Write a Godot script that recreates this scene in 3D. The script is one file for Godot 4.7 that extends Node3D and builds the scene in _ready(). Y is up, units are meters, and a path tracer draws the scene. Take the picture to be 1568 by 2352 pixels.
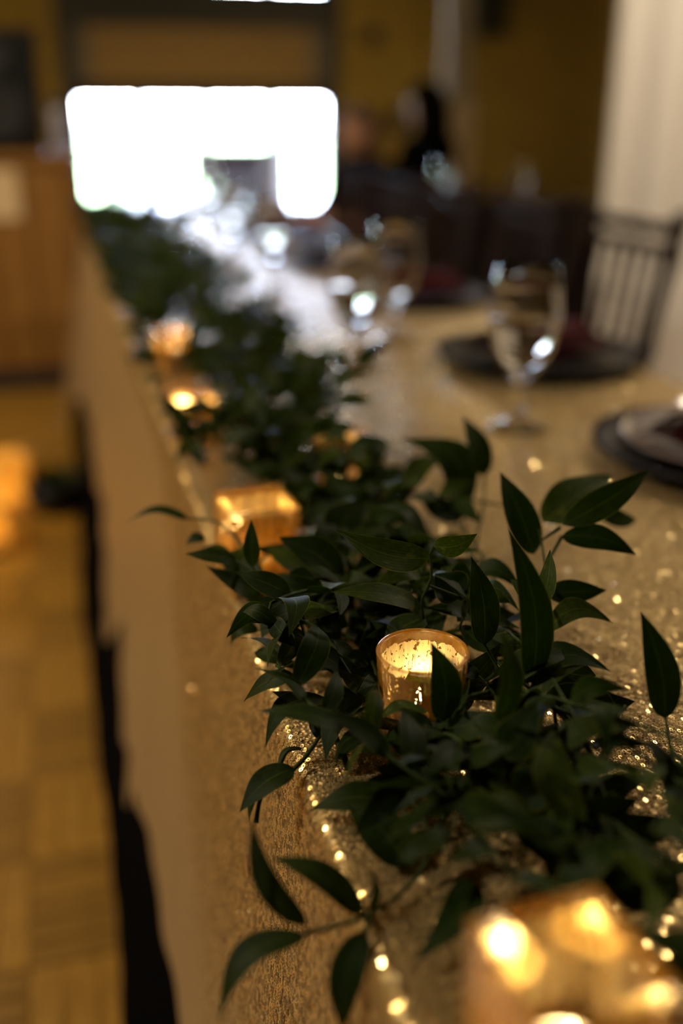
extends Node3D
# A candle-lit banquet table with a leaf garland along its edge, a bright glass door far behind.
# Metres, y up. The table runs along -z; its left edge is the line x = 0.113, its top is at y = 0.75.

const TOP := 0.7535          # upper face of the tablecloth
const EDGE := 0.113          # left edge of the table
const FAR_EDGE := 0.876      # right edge
const TABLE_END := -4.02     # far end
const DOOR_Z := -12.0        # wall with the glass door

var M := {}
var taken := {}
var rng := RandomNumberGenerator.new()


func _ready() -> void:
	rng.seed = 20
	# ---- camera
	var cam := Camera3D.new()
	cam.name = "camera"
	cam.near = 0.03
	cam.far = 200.0
	var lens := CameraAttributesPhysical.new()
	lens.frustum_focal_length = 23.37
	lens.frustum_focus_distance = 0.625
	lens.frustum_near = 0.03
	lens.frustum_far = 200.0
	lens.exposure_aperture = 1.12
	cam.attributes = lens
	add_child(cam)
	cam.position = Vector3(0, 1.12, 0)
	cam.rotation = Vector3(deg_to_rad(-21.542), deg_to_rad(-15.635), 0)
	cam.current = true
	# ---- overcast daylight
	var sky_mat := ProceduralSkyMaterial.new()
	sky_mat.sky_top_color = Color(0.80, 0.87, 1.0)
	sky_mat.sky_horizon_color = Color(0.90, 0.94, 1.0)
	sky_mat.ground_horizon_color = Color(0.80, 0.84, 0.86)
	sky_mat.ground_bottom_color = Color(0.5, 0.52, 0.5)
	sky_mat.sky_energy_multiplier = 7.5
	sky_mat.ground_energy_multiplier = 4.2
	var sky := Sky.new()
	sky.sky_material = sky_mat
	var env := Environment.new()
	env.background_mode = Environment.BG_SKY
	env.sky = sky
	env.tonemap_mode = Environment.TONE_MAPPER_LINEAR
	env.tonemap_exposure = 1.0
	env.sdfgi_enabled = true
	env.ssao_enabled = true
	env.ssil_enabled = true
	var world := WorldEnvironment.new()
	world.name = "world"
	world.environment = env
	add_child(world)

	make_materials()
	# ---- warm pendant lamps over the room (outside the frame)
	pendant(Vector3(-1.8, 2.55, -3.0), "black dome pendant lamp hanging over the parquet in front of the counter", Color(1.0, 0.89, 0.70), 4.4)
	pendant(Vector3(-1.9, 2.55, -1.2), "black dome pendant lamp hanging over the parquet beside the near half of the table", Color(1.0, 0.95, 0.88), 4.2)
	pendant(Vector3(2.6, 2.55, -1.9), "black dome pendant lamp hanging beside the white drape", Color(1.0, 0.925, 0.81), 4.3)
	pendant(Vector3(-1.9, 2.55, -8.2), "black dome pendant lamp hanging behind the wooden counter", Color(1.0, 0.85, 0.6), 3.2)
	pendant(Vector3(3.6, 2.55, -8.6), "black dome pendant lamp hanging in front of the mustard back wall", Color(1.0, 0.87, 0.64), 1.7)

	build_room()
	build_counter()
	build_outside()
	build_guests()
	build_table()
	build_chairs()
	build_settings()
	build_candles()
	build_sprigs()
	build_garland()


# ------------------------------------------------------------------ helpers

func numbered(called: String) -> String:
	if not taken.has(called):
		taken[called] = 0
		return called
	taken[called] += 1
	return "%s_%03d" % [called, taken[called]]


func tag(o: Node, label: String, category := "", group := "", kind := "") -> Node:
	if label:
		o.set_meta("label", label)
	if category:
		o.set_meta("category", category)
	if group:
		o.set_meta("group", group)
	if kind:
		o.set_meta("kind", kind)
	return o


func thing(called: String, label: String, category: String, at := Vector3.ZERO, turn := 0.0, group := "") -> Node3D:
	var o := Node3D.new()
	o.name = numbered(called)
	add_child(o)
	o.position = at
	o.rotation.y = turn
	tag(o, label, category, group)
	return o


func begin() -> SurfaceTool:
	var st := SurfaceTool.new()
	st.begin(Mesh.PRIMITIVE_TRIANGLES)
	st.set_smooth_group(0)
	return st


# Turns a SurfaceTool into a mesh; a closed shape is turned right side out (front faces clockwise).
func finish(st: SurfaceTool, closed := true) -> ArrayMesh:
	st.generate_normals()
	var a := st.commit_to_arrays()
	var v: PackedVector3Array = a[Mesh.ARRAY_VERTEX]
	if closed:
		var vol := 0.0
		for i in range(0, v.size(), 3):
			vol += v[i].dot(v[i + 1].cross(v[i + 2]))
		if vol > 0.0:
			var n: PackedVector3Array = a[Mesh.ARRAY_NORMAL]
			var uv = a[Mesh.ARRAY_TEX_UV]
			for i in range(0, v.size(), 3):
				var t := v[i + 1]
				v[i + 1] = v[i + 2]
				v[i + 2] = t
				var t2 := n[i + 1]
				n[i + 1] = n[i + 2]
				n[i + 2] = t2
				if uv != null:
					var t3: Vector2 = uv[i + 1]
					uv[i + 1] = uv[i + 2]
					uv[i + 2] = t3
			for i in n.size():
				n[i] = -n[i]
			a[Mesh.ARRAY_VERTEX] = v
			a[Mesh.ARRAY_NORMAL] = n
			if uv != null:
				a[Mesh.ARRAY_TEX_UV] = uv
	var m := ArrayMesh.new()
	m.add_surface_from_arrays(Mesh.PRIMITIVE_TRIANGLES, a)
	return m


func put(called: String, mesh: Mesh, mat: Material, parent: Node = null) -> MeshInstance3D:
	var o := MeshInstance3D.new()
	o.name = called if parent else numbered(called)
	o.mesh = mesh
	o.material_override = mat
	(parent if parent else self).add_child(o, true)
	return o


func obj(called: String, st: SurfaceTool, mat: Material, parent: Node = null, closed := true) -> MeshInstance3D:
	return put(called, finish(st, closed), mat, parent)


func struct(called: String, st: SurfaceTool, mat: Material, label := "", closed := true) -> MeshInstance3D:
	var o := obj(called, st, mat, null, closed)
	tag(o, label, "", "", "structure")
	return o


func quad(st: SurfaceTool, a: Vector3, b: Vector3, c: Vector3, d: Vector3) -> void:
	for p in [a, b, c, a, c, d]:
		st.add_vertex(p)


# A box with chamfered edges.
func add_box(st: SurfaceTool, c: Vector3, size: Vector3, ch := 0.0, basis := Basis.IDENTITY) -> void:
	st.set_smooth_group(-1)
	var h := size / 2.0
	var k := minf(ch, minf(h.x, minf(h.y, h.z)) * 0.9)
	var f := func(p: Vector3) -> Vector3: return c + basis * p
	if k <= 0.0:
		for s in [-1.0, 1.0]:
			var q := [
				[Vector3(s * h.x, -h.y, -h.z), Vector3(s * h.x, h.y, -h.z), Vector3(s * h.x, h.y, h.z), Vector3(s * h.x, -h.y, h.z)],
				[Vector3(-h.x, s * h.y, -h.z), Vector3(-h.x, s * h.y, h.z), Vector3(h.x, s * h.y, h.z), Vector3(h.x, s * h.y, -h.z)],
				[Vector3(-h.x, -h.y, s * h.z), Vector3(h.x, -h.y, s * h.z), Vector3(h.x, h.y, s * h.z), Vector3(-h.x, h.y, s * h.z)]]
			for r in q:
				if s < 0:
					quad(st, f.call(r[0]), f.call(r[1]), f.call(r[2]), f.call(r[3]))
				else:
					quad(st, f.call(r[3]), f.call(r[2]), f.call(r[1]), f.call(r[0]))
		st.set_smooth_group(0)
		return
	# chamfered: convex hull of 24 points, faces listed by outward direction
	var pts := []
	for sx in [-1.0, 1.0]:
		for sy in [-1.0, 1.0]:
			for sz in [-1.0, 1.0]:
				pts.append(Vector3(sx * h.x, sy * (h.y - k), sz * (h.z - k)))
				pts.append(Vector3(sx * (h.x - k), sy * h.y, sz * (h.z - k)))
				pts.append(Vector3(sx * (h.x - k), sy * (h.y - k), sz * h.z))
	var dirs := []
	for x in [-1, 0, 1]:
		for y in [-1, 0, 1]:
			for z in [-1, 0, 1]:
				if x or y or z:
					dirs.append(Vector3(x, y, z))
	for d in dirs:
		var most := -1e9
		for p in pts:
			most = maxf(most, p.dot(d))
		var face := []
		for p in pts:
			if p.dot(d) > most - k * 0.05:
				face.append(p)
		var mid := Vector3.ZERO
		for p in face:
			mid += p
		mid /= face.size()
		var e1: Vector3 = (face[0] - mid).normalized()
		var e2: Vector3 = d.normalized().cross(e1)
		face.sort_custom(func(p, q): return atan2((p - mid).dot(e2), (p - mid).dot(e1)) > atan2((q - mid).dot(e2), (q - mid).dot(e1)))
		for i in range(1, face.size() - 1):
			for p in [face[0], face[i], face[i + 1]]:
				st.add_vertex(f.call(p))
	st.set_smooth_group(0)


# Surface of revolution round y. Profile points (radius, height); a closed solid when it starts and ends on the axis or repeats its first point.
func add_lathe(st: SurfaceTool, profile: Array, seg := 48, at := Vector3.ZERO, wobble := 0.0, with_uv := false) -> void:
	for i in profile.size() - 1:
		var p: Vector2 = profile[i]
		var q: Vector2 = profile[i + 1]
		for k in seg:
			var a := TAU * k / seg
			var b := TAU * (k + 1) / seg
			var wa := 1.0 + wobble * sin(a * 5.0)
			var wb := 1.0 + wobble * sin(b * 5.0)
			var v := [Vector3(p.x * wa * cos(a), p.y, p.x * wa * sin(a)), Vector3(q.x * wa * cos(a), q.y, q.x * wa * sin(a)), Vector3(q.x * wb * cos(b), q.y, q.x * wb * sin(b)), Vector3(p.x * wb * cos(b), p.y, p.x * wb * sin(b))]
			var t := [Vector2(float(k) / seg, float(i) / (profile.size() - 1)), Vector2(float(k) / seg, float(i + 1) / (profile.size() - 1)), Vector2(float(k + 1) / seg, float(i + 1) / (profile.size() - 1)), Vector2(float(k + 1) / seg, float(i) / (profile.size() - 1))]
			for j in [0, 1, 2, 0, 2, 3]:
				if with_uv:
					st.set_uv(t[j])
				st.add_vertex(at + v[j])


# A tube along points with a radius at each, closed by caps.
func add_tube(st: SurfaceTool, pts: Array, radii: Array, seg := 8) -> void:
	var n := pts.size()
	var rings := []
	var ref := Vector3.UP
	if absf((pts[1] - pts[0]).normalized().dot(ref)) > 0.9:
		ref = Vector3.RIGHT
	var side := Vector3.ZERO
	for i in n:
		var t: Vector3 = (pts[mini(i + 1, n - 1)] - pts[maxi(i - 1, 0)]).normalized()
		if i == 0:
			side = t.cross(ref).normalized()
		else:
			side = (side - t * side.dot(t)).normalized()
		var up := side.cross(t)
		var ring := []
		for k in seg:
			var a := TAU * k / seg
			ring.append(pts[i] + (side * cos(a) + up * sin(a)) * radii[i])
		rings.append(ring)
	for i in n - 1:
		for k in seg:
			var l := (k + 1) % seg
			quad(st, rings[i][k], rings[i + 1][k], rings[i + 1][l], rings[i][l])
	st.set_smooth_group(-1)
	for k in range(1, seg - 1):
		for p in [rings[0][0], rings[0][k], rings[0][k + 1], rings[n - 1][0], rings[n - 1][k + 1], rings[n - 1][k]]:
			st.add_vertex(p)
	st.set_smooth_group(0)


func spline(points: Array, n: int) -> Array:
	var c := Curve3D.new()
	c.bake_interval = 0.003
	for i in points.size():
		var a: Vector3 = points[maxi(i - 1, 0)]
		var b: Vector3 = points[mini(i + 1, points.size() - 1)]
		c.add_point(points[i], (a - b) / 6.0, (b - a) / 6.0)
	var out := []
	var l := c.get_baked_length()
	for i in n:
		out.append(c.sample_baked(l * i / (n - 1.0), true))
	return out


# ------------------------------------------------------------------ materials

func mat(called: String, color: Color, rough := 0.6, metal := 0.0) -> StandardMaterial3D:
	var m := StandardMaterial3D.new()
	m.resource_name = called
	m.albedo_color = color
	m.roughness = rough
	m.metallic = metal
	M[called] = m
	return m


func noise_tex(freq: float, lo: Color, hi: Color, size := 256, kind := FastNoiseLite.TYPE_SIMPLEX_SMOOTH, octaves := 4, as_normal := 0.0, seed_ := 1) -> NoiseTexture2D:
	var n := FastNoiseLite.new()
	n.noise_type = kind
	n.frequency = freq
	n.fractal_octaves = octaves
	n.seed = seed_
	var t := NoiseTexture2D.new()
	t.width = size
	t.height = size
	t.seamless = true
	t.noise = n
	if as_normal > 0.0:
		t.as_normal_map = true
		t.bump_strength = as_normal
	else:
		var g := Gradient.new()
		g.set_color(0, lo)
		g.set_color(1, hi)
		t.color_ramp = g
	return t


func tri(m: StandardMaterial3D, scale: Vector3, world := false) -> void:
	m.uv1_triplanar = true
	m.uv1_world_triplanar = world
	m.uv1_scale = scale


func leaf_texture(base: Color, margin: Color, vein: float, seed_: int, patches: float) -> ImageTexture:
	var im := Image.create(64, 256, false, Image.FORMAT_RGB8)
	var n := FastNoiseLite.new()
	n.seed = seed_
	n.frequency = 0.035
	for y in 256:
		for x in 64:
			var u := (x + 0.5) / 64.0
			var edge := absf(u - 0.5) * 2.0
			var streak := sin(u * TAU * 11.0 + 0.8 * n.get_noise_2d(x * 0.5, y * 0.3)) * 0.5 + 0.5
			var v := 1.0 + vein * (streak - 0.5) + 0.22 * n.get_noise_2d(x * 3.0, y * 0.8)
			var c := Color(base.r * v, base.g * v, base.b * v)
			c = c.lerp(margin, patches * smoothstep(0.25, 0.6, n.get_noise_2d(x * 1.2 + 300.0, y * 0.35)))
			if absf(u - 0.5) < 0.018:
				c = c.lerp(margin, 0.35)
			if edge > 0.955:
				c = c.lerp(margin, 0.75)
			im.set_pixel(x, y, c)
	return ImageTexture.create_from_image(im)


func make_materials() -> void:
	var m: StandardMaterial3D
	# leaves
	var leaves := [[Color(0.13, 0.18, 0.04), 1, 0.0], [Color(0.105, 0.16, 0.035), 2, 0.0], [Color(0.19, 0.235, 0.05), 3, 0.35], [Color(0.12, 0.18, 0.04), 4, 0.05], [Color(0.125, 0.18, 0.04), 5, 0.1]]
	for i in leaves.size():
		m = mat("leaf_%d" % i, Color.WHITE, 0.55)
		m.albedo_texture = leaf_texture(leaves[i][0], Color(0.50, 0.47, 0.16), 0.16, leaves[i][1], leaves[i][2])
		m.backlight_enabled = true
		m.backlight = Color(0.72, 0.80, 0.22)
		m.metallic_specular = 0.2
	mat("stem", Color(0.17, 0.215, 0.08), 0.6).metallic_specular = 0.2
	# table linen
	m = mat("gold_cloth", Color(1, 1, 1), 0.42, 0.45)
	m.clearcoat_enabled = true
	m.clearcoat = 0.12
	m.clearcoat_roughness = 0.3
	m.albedo_texture = noise_tex(0.22, Color(0.545, 0.43, 0.215), Color(0.75, 0.62, 0.365), 256, FastNoiseLite.TYPE_CELLULAR, 1, 0.0, 3)
	m.normal_enabled = true
	m.normal_texture = noise_tex(0.12, Color.BLACK, Color.WHITE, 256, FastNoiseLite.TYPE_CELLULAR, 1, 6.0, 5)
	m.normal_scale = 0.9
	m.rim_enabled = true
	m.rim = 0.3
	tri(m, Vector3(11, 11, 11), true)
	m = mat("sequin", Color(0.90, 0.775, 0.51), 0.21, 0.75)
	m = mat("black_cloth", Color(0.04, 0.038, 0.04), 0.95)
	m.metallic_specular = 0.05
	m.normal_enabled = true
	m.normal_texture = noise_tex(0.3, Color.BLACK, Color.WHITE, 128, FastNoiseLite.TYPE_SIMPLEX, 2, 3.0)
	tri(m, Vector3(20, 20, 20), true)
	m = mat("drape", Color(0.86, 0.835, 0.80), 0.8)
	m.normal_enabled = true
	m.normal_texture = noise_tex(0.35, Color.BLACK, Color.WHITE, 128, FastNoiseLite.TYPE_SIMPLEX, 2, 2.0)
	tri(m, Vector3(12, 12, 12), true)
	m = mat("napkin", Color(0.215, 0.04, 0.05), 0.85)
	m.metallic_specular = 0.2
	# wood and walls
	m = mat("floor_wood", Color(1, 1, 1), 0.38)
	m.albedo_texture = noise_tex(0.02, Color(0.50, 0.36, 0.10), Color(0.62, 0.47, 0.17), 256, FastNoiseLite.TYPE_SIMPLEX_SMOOTH, 5, 0.0, 11)
	tri(m, Vector3(2, 2, 2), true)
	for i in 4:
		var k: float = [0.86, 1.0, 0.93, 1.08][i]
		m = mat("parquet_%d" % i, Color(k, k * 0.99, k * 0.97).clamp(), 0.36)
		m.albedo_texture = noise_tex(0.03, Color(0.48, 0.34, 0.095), Color(0.65, 0.49, 0.18), 256, FastNoiseLite.TYPE_SIMPLEX_SMOOTH, 5, 0.0, 20 + i)
		tri(m, Vector3(1.5, 14, 14) if i % 2 == 0 else Vector3(14, 14, 1.5))
	m = mat("counter_wood", Color(1, 1, 1), 0.42)
	m.albedo_texture = noise_tex(0.03, Color(0.42, 0.28, 0.10), Color(0.56, 0.40, 0.17), 256, FastNoiseLite.TYPE_SIMPLEX_SMOOTH, 5, 0.0, 31)
	tri(m, Vector3(6, 0.8, 6), true)
	m = mat("chair_wood", Color(0.15, 0.11, 0.095), 0.55)
	m.metallic_specular = 0.1
	m = mat("mustard_wall", Color(1, 1, 1), 0.85)
	m.albedo_texture = noise_tex(0.01, Color(0.445, 0.37, 0.15), Color(0.50, 0.42, 0.18), 256, FastNoiseLite.TYPE_SIMPLEX_SMOOTH, 4, 0.0, 41)
	tri(m, Vector3(0.6, 0.6, 0.6), true)
	m = mat("ceiling_paint", Color(0.42, 0.37, 0.30), 0.9)
	mat("column_paint", Color(0.52, 0.46, 0.34), 0.8)
	mat("cream_paper", Color(0.74, 0.64, 0.48), 0.8)
	mat("door_metal", Color(0.13, 0.125, 0.12), 0.5, 0.2)
	mat("stile_metal", Color(0.34, 0.32, 0.31), 0.5, 0.2)
	mat("brown_panel", Color(0.46, 0.375, 0.245), 0.7)
	mat("black_plastic", Color(0.03, 0.03, 0.032), 0.45)
	mat("grey_plastic", Color(0.45, 0.44, 0.48), 0.4)
	mat("black_iron", Color(0.04, 0.04, 0.04), 0.4, 0.4)
	mat("dark_brown", Color(0.13, 0.07, 0.06), 0.7)
	mat("charger", Color(0.075, 0.055, 0.05), 0.42).metallic_specular = 0.25
	mat("plate_glaze", Color(0.40, 0.345, 0.325), 0.3)
	mat("weathered_brown", Color(0.07, 0.04, 0.035), 0.95).metallic_specular = 0.02
	mat("steel", Color(0.75, 0.74, 0.73), 0.2, 1.0)
	mat("concrete", Color(0.62, 0.62, 0.6), 0.9)
	mat("lawn", Color(0.5, 0.58, 0.33), 0.9)
	# glass
	m = mat("clear_glass", Color(1, 1, 1, 0.0), 0.0)
	m.refraction_enabled = true
	m.refraction_scale = 0.05
	m = mat("water", Color(1, 1, 1, 0.0), 0.0)
	m.refraction_enabled = true
	m.refraction_scale = 0.033
	m = mat("pane", Color(0.9, 0.95, 0.95, 0.0), 0.0)
	m.transparency = BaseMaterial3D.TRANSPARENCY_ALPHA
	m = mat("amber_glass", Color(0.78, 0.54, 0.16, 0.28), 0.06)
	m.transparency = BaseMaterial3D.TRANSPARENCY_ALPHA
	m.metallic_specular = 0.6
	m = mat("silvering", Color(1, 1, 1), 0.34, 0.35)
	m.albedo_texture = silvering_texture()
	m.transparency = BaseMaterial3D.TRANSPARENCY_ALPHA_SCISSOR
	m.alpha_scissor_threshold = 0.5
	m.backlight_enabled = true
	m.backlight = Color(0.22, 0.16, 0.07)
	m = mat("mirror_lining", Color(1, 1, 1), 0.1, 0.8)
	m.albedo_texture = M.silvering.albedo_texture
	m.transparency = BaseMaterial3D.TRANSPARENCY_ALPHA_SCISSOR
	m.alpha_scissor_threshold = 0.5
	m.backlight_enabled = true
	m.backlight = Color(0.6, 0.46, 0.22)
	m = mat("lantern_paper", Color(0.9, 0.78, 0.45), 0.8)
	m.backlight_enabled = true
	m.backlight = Color(1.0, 0.9, 0.62)
	# candle
	m = mat("wax", Color(0.92, 0.84, 0.68), 0.45)
	m.subsurf_scatter_enabled = true
	m.subsurf_scatter_strength = 0.3
	mat("tin", Color(0.8, 0.78, 0.75), 0.3, 1.0)
	mat("wick", Color(0.03, 0.02, 0.02), 0.9)
	m = mat("flame", Color(1, 0.8, 0.4), 1.0)
	m.emission_enabled = true
	m.emission = Color(1.0, 0.85, 0.56)
	m.emission_energy_multiplier = 45.0
	m = mat("bulb_glow", Color(1, 0.8, 0.5), 1.0)
	m.emission_enabled = true
	m.emission = Color(1.0, 0.72, 0.4)
	m.emission_energy_multiplier = 8.0
	# people
	mat("skin", Color(0.66, 0.47, 0.36), 0.55)
	mat("dark_hair", Color(0.03, 0.024, 0.02), 0.8).metallic_specular = 0.08
	mat("fair_hair", Color(0.36, 0.25, 0.16), 0.7)
	mat("black_fabric", Color(0.03, 0.03, 0.035), 0.9).metallic_specular = 0.05
	mat("navy_fabric", Color(0.05, 0.055, 0.11), 0.9).metallic_specular = 0.05


# Flaked mercury lining: gold with holes where the lining has worn away, ragged along the top.
func silvering_texture() -> ImageTexture:
	var im := Image.create(512, 256, false, Image.FORMAT_RGBA8)
	var n := FastNoiseLite.new()
	n.seed = 8
	n.frequency = 0.045
	var f := FastNoiseLite.new()
	f.seed = 12
	f.frequency = 0.02
	for y in 256:
		for x in 512:
			var streak := f.get_noise_2d(x * 2.2, y * 0.16)
			var k := 0.86 + 0.22 * streak
			var c := Color(0.98 * k, 0.91 * k, 0.73 * k, 1.0)
			var hole := n.get_noise_2d(x, y * 0.8)
			var top := 240.0 + 9.0 * f.get_noise_2d(x * 1.4, 900.0) + 5.0 * n.get_noise_2d(x * 2.0, 40.0)
			var scratch := n.get_noise_2d(x * 3.4 + 700.0, y * 0.28)
			if hole > 0.40 or y > top or scratch > 0.46:
				c = Color(0.4, 0.24, 0.08, 0.0)
			im.set_pixel(x, y, c)
	return ImageTexture.create_from_image(im)


# ------------------------------------------------------------------ lamps and room

func pendant(at: Vector3, label: String, color: Color, energy: float) -> void:
	var o := thing("pendant_lamp", label, "lamp", at, 0.0, "dome pendant lamps")
	var s := begin()
	add_lathe(s, [Vector2(0.19, -0.02), Vector2(0.187, 0.03), Vector2(0.15, 0.10), Vector2(0.08, 0.15), Vector2(0.03, 0.17), Vector2(0.0, 0.17), Vector2(0.0, 0.165), Vector2(0.028, 0.165), Vector2(0.076, 0.145), Vector2(0.145, 0.097), Vector2(0.182, 0.028), Vector2(0.185, -0.02), Vector2(0.19, -0.02)], 40)
	obj("shade", s, M.black_iron, o)
	s = begin()
	add_tube(s, [Vector3(0, 0.17, 0), Vector3(0, 3.4 - at.y, 0)], [0.006, 0.006], 8)
	obj("cord", s, M.black_plastic, o)
	var l := OmniLight3D.new()
	l.name = "lamp_light"
	l.light_color = color
	l.light_energy = energy
	l.light_size = 0.06
	l.omni_range = 30.0
	l.omni_attenuation = 2.0
	l.shadow_enabled = true
	o.add_child(l)
	s = begin()
	add_lathe(s, [Vector2(0, -0.055), Vector2(0.03, -0.046), Vector2(0.052, -0.018), Vector2(0.055, 0.0), Vector2(0.05, 0.025), Vector2(0.03, 0.055), Vector2(0.018, 0.075), Vector2(0.0, 0.08)], 24)
	obj("bulb", s, M.bulb_glow, o)


func build_room() -> void:
	var s := begin()
	add_box(s, Vector3(1.2, -0.1, -4.4), Vector3(11.2, 0.2, 15.8))
	var floor_ := struct("floor", s, M.floor_wood, "warm brown wooden floor of the banquet room")
	# parquet squares of five strips each, where the picture shows the floor
	var q := 0.228
	for i in range(-3, 2):
		for j in 13:
			var cx := -0.02 + i * q
			var cz := -0.81 - j * q
			for k in 5:
				var along := (i + j) % 2 == 0
				var off := (k - 2) * q / 5.0
				var st := begin()
				var size := Vector3(q - 0.0022, 0.006, q / 5.0 - 0.0022) if along else Vector3(q / 5.0 - 0.0022, 0.006, q - 0.0022)
				add_box(st, Vector3.ZERO, size, 0.0012)
				var o := obj("parquet_strip", st, M["parquet_%d" % ((rng.randi() % 2) * 2 + (0 if along else 1))], floor_)
				o.position = Vector3(cx, 0.0, cz) + (Vector3(0, 0, off) if along else Vector3(off, 0, 0))
	s = begin()
	add_box(s, Vector3(1.2, 3.5, -4.4), Vector3(11.2, 0.2, 15.8))
	struct("ceiling", s, M.ceiling_paint, "plain warm grey ceiling")
	s = begin()
	add_box(s, Vector3(-4.2, 1.7, -4.4), Vector3(0.2, 3.4, 15.4))
	struct("wall_left", s, M.mustard_wall, "mustard wall on the left")
	s = begin()
	add_box(s, Vector3(6.6, 1.7, -4.4), Vector3(0.2, 3.4, 15.4))
	struct("wall_right", s, M.mustard_wall, "mustard wall on the right")
	s = begin()
	add_box(s, Vector3(1.2, 1.7, 3.3), Vector3(10.6, 3.4, 0.2))
	struct("wall_near", s, M.mustard_wall, "mustard wall behind the camera")
	# far wall round the opening x 0.22..3.36, y 0..3.0
	s = begin()
	var z := DOOR_Z - 0.1
	add_box(s, Vector3(-1.94, 1.7, z), Vector3(4.32, 3.4, 0.2))
	add_box(s, Vector3(4.93, 1.7, z), Vector3(3.14, 3.4, 0.2))
	add_box(s, Vector3(1.79, 3.2, z), Vector3(3.14, 0.4, 0.2))
	struct("wall_far", s, M.mustard_wall, "mustard far wall round the bright glass door")
	build_door()
	# beige column with a pale board on it
	s = begin()
	add_box(s, Vector3(2.42, 1.7, -6.1), Vector3(0.15, 3.4, 0.15), 0.01)
	add_box(s, Vector3(2.42, 0.06, -6.1), Vector3(0.18, 0.12, 0.18), 0.01)
	struct("trim_1", s, M.column_paint, "beige square column in front of the mustard wall")
	var b := thing("notice_board", "pale upright board hung on the beige column", "board", Vector3(2.42, 0.98, -6.0))
	s = begin()
	add_box(s, Vector3.ZERO, Vector3(0.16, 0.46, 0.02), 0.004)
	obj("panel", s, M.cream_paper, b)
	s = begin()
	for e in [-1, 1]:
		add_box(s, Vector3(e * 0.083, 0, 0.004), Vector3(0.012, 0.484, 0.03), 0.003)
		add_box(s, Vector3(0, e * 0.236, 0.004), Vector3(0.155, 0.012, 0.03), 0.003)
	obj("frame", s, M.column_paint, b)
	# dark round ornaments on the far wall
	for e in [[Vector3(4.05, 1.09, DOOR_Z), 0.14, "dark round wall plaque right of the beige column"], [Vector3(2.98 + 0.75, 1.98, DOOR_Z), 0.11, "small dark round wall plaque high on the mustard wall near the door"]]:
		var p := thing("wall_plaque", e[2], "plaque", e[0])
		s = begin()
		var r: float = e[1]
		add_lathe(s, [Vector2(0, 0), Vector2(r, 0), Vector2(r, 0.02), Vector2(r * 0.9, 0.035), Vector2(r * 0.8, 0.025), Vector2(0, 0.022)], 40)
		var d := obj("disc", s, M.dark_brown, p)
		d.rotation.x = PI / 2
		s = begin()
		add_lathe(s, [Vector2(0, 0.02), Vector2(r * 0.3, 0.02), Vector2(r * 0.22, 0.045), Vector2(0, 0.055)], 24)
		d = obj("boss", s, M.black_iron, p)
		d.rotation.x = PI / 2
	speaker("wall_speaker", "black loudspeaker fixed high on the mustard wall beside the white drape", Vector3(5.05, 2.28, DOOR_Z + 0.16), Vector3(0.44, 0.56, 0.30))
	# white drape hung on a rail, right of the table
	var dr := thing("drape", "white floor-length drape in soft folds behind the dark chairs", "curtain", Vector3(1.965, 0, -3.45))
	for k in 3:
		s = begin()
		var x0 := k * 0.62
		var cols := 44
		var rows := 14
		for i in cols:
			for j in rows:
				var c := []
				for e in [[0, 0], [0, 1], [1, 1], [1, 0]]:
					var u: float = x0 + 0.64 * (i + e[0]) / cols
					var y: float = 0.02 + 2.98 * (j + e[1]) / rows
					var loose := 0.55 + 0.45 * (1.0 - y / 3.0)
					c.append(Vector3(u, y, loose * (0.03 * sin(u * 34.0 + 0.3 * sin(y * 2.0)) + 0.016 * sin(u * 79.0 + k)) + 0.006 * k))
				quad(s, c[0], c[1], c[2], c[3])
		obj("drape_panel", s, M.drape, dr, false)
	s = begin()
	add_tube(s, [Vector3(-0.05, 3.02, 0), Vector3(1.95, 3.02, 0)], [0.016, 0.016], 12)
	obj("rail", s, M.black_iron, dr)
	for e in [0.0, 1.9]:
		s = begin()
		add_tube(s, [Vector3(e, 3.02, 0), Vector3(e, 3.4, 0)], [0.008, 0.008], 8)
		obj("hanger", s, M.black_iron, dr)


func speaker(called: String, label: String, at: Vector3, size: Vector3) -> Node3D:
	var o := thing(called, label, "loudspeaker", at)
	var s := begin()
	add_box(s, Vector3.ZERO, size, 0.015)
	obj("cabinet", s, M.black_plastic, o)
	s = begin()
	add_box(s, Vector3(0, 0, size.z / 2 + 0.004), Vector3(size.x * 0.88, size.y * 0.9, 0.012), 0.004)
	obj("grille", s, M.black_iron, o)
	for k in [[-0.18, 0.34], [0.27, 0.17]]:
		s = begin()
		var r: float = size.x * k[1]
		add_lathe(s, [Vector2(0, 0.0), Vector2(r, 0.0), Vector2(r, 0.012), Vector2(r * 0.88, 0.014), Vector2(r * 0.3, 0.004), Vector2(0, 0.006)], 32)
		var c := obj("cone", s, M.black_plastic, o)
		c.position = Vector3(0, size.y * k[0], size.z / 2 + 0.01)
		c.rotation.x = PI / 2
	return o


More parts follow.
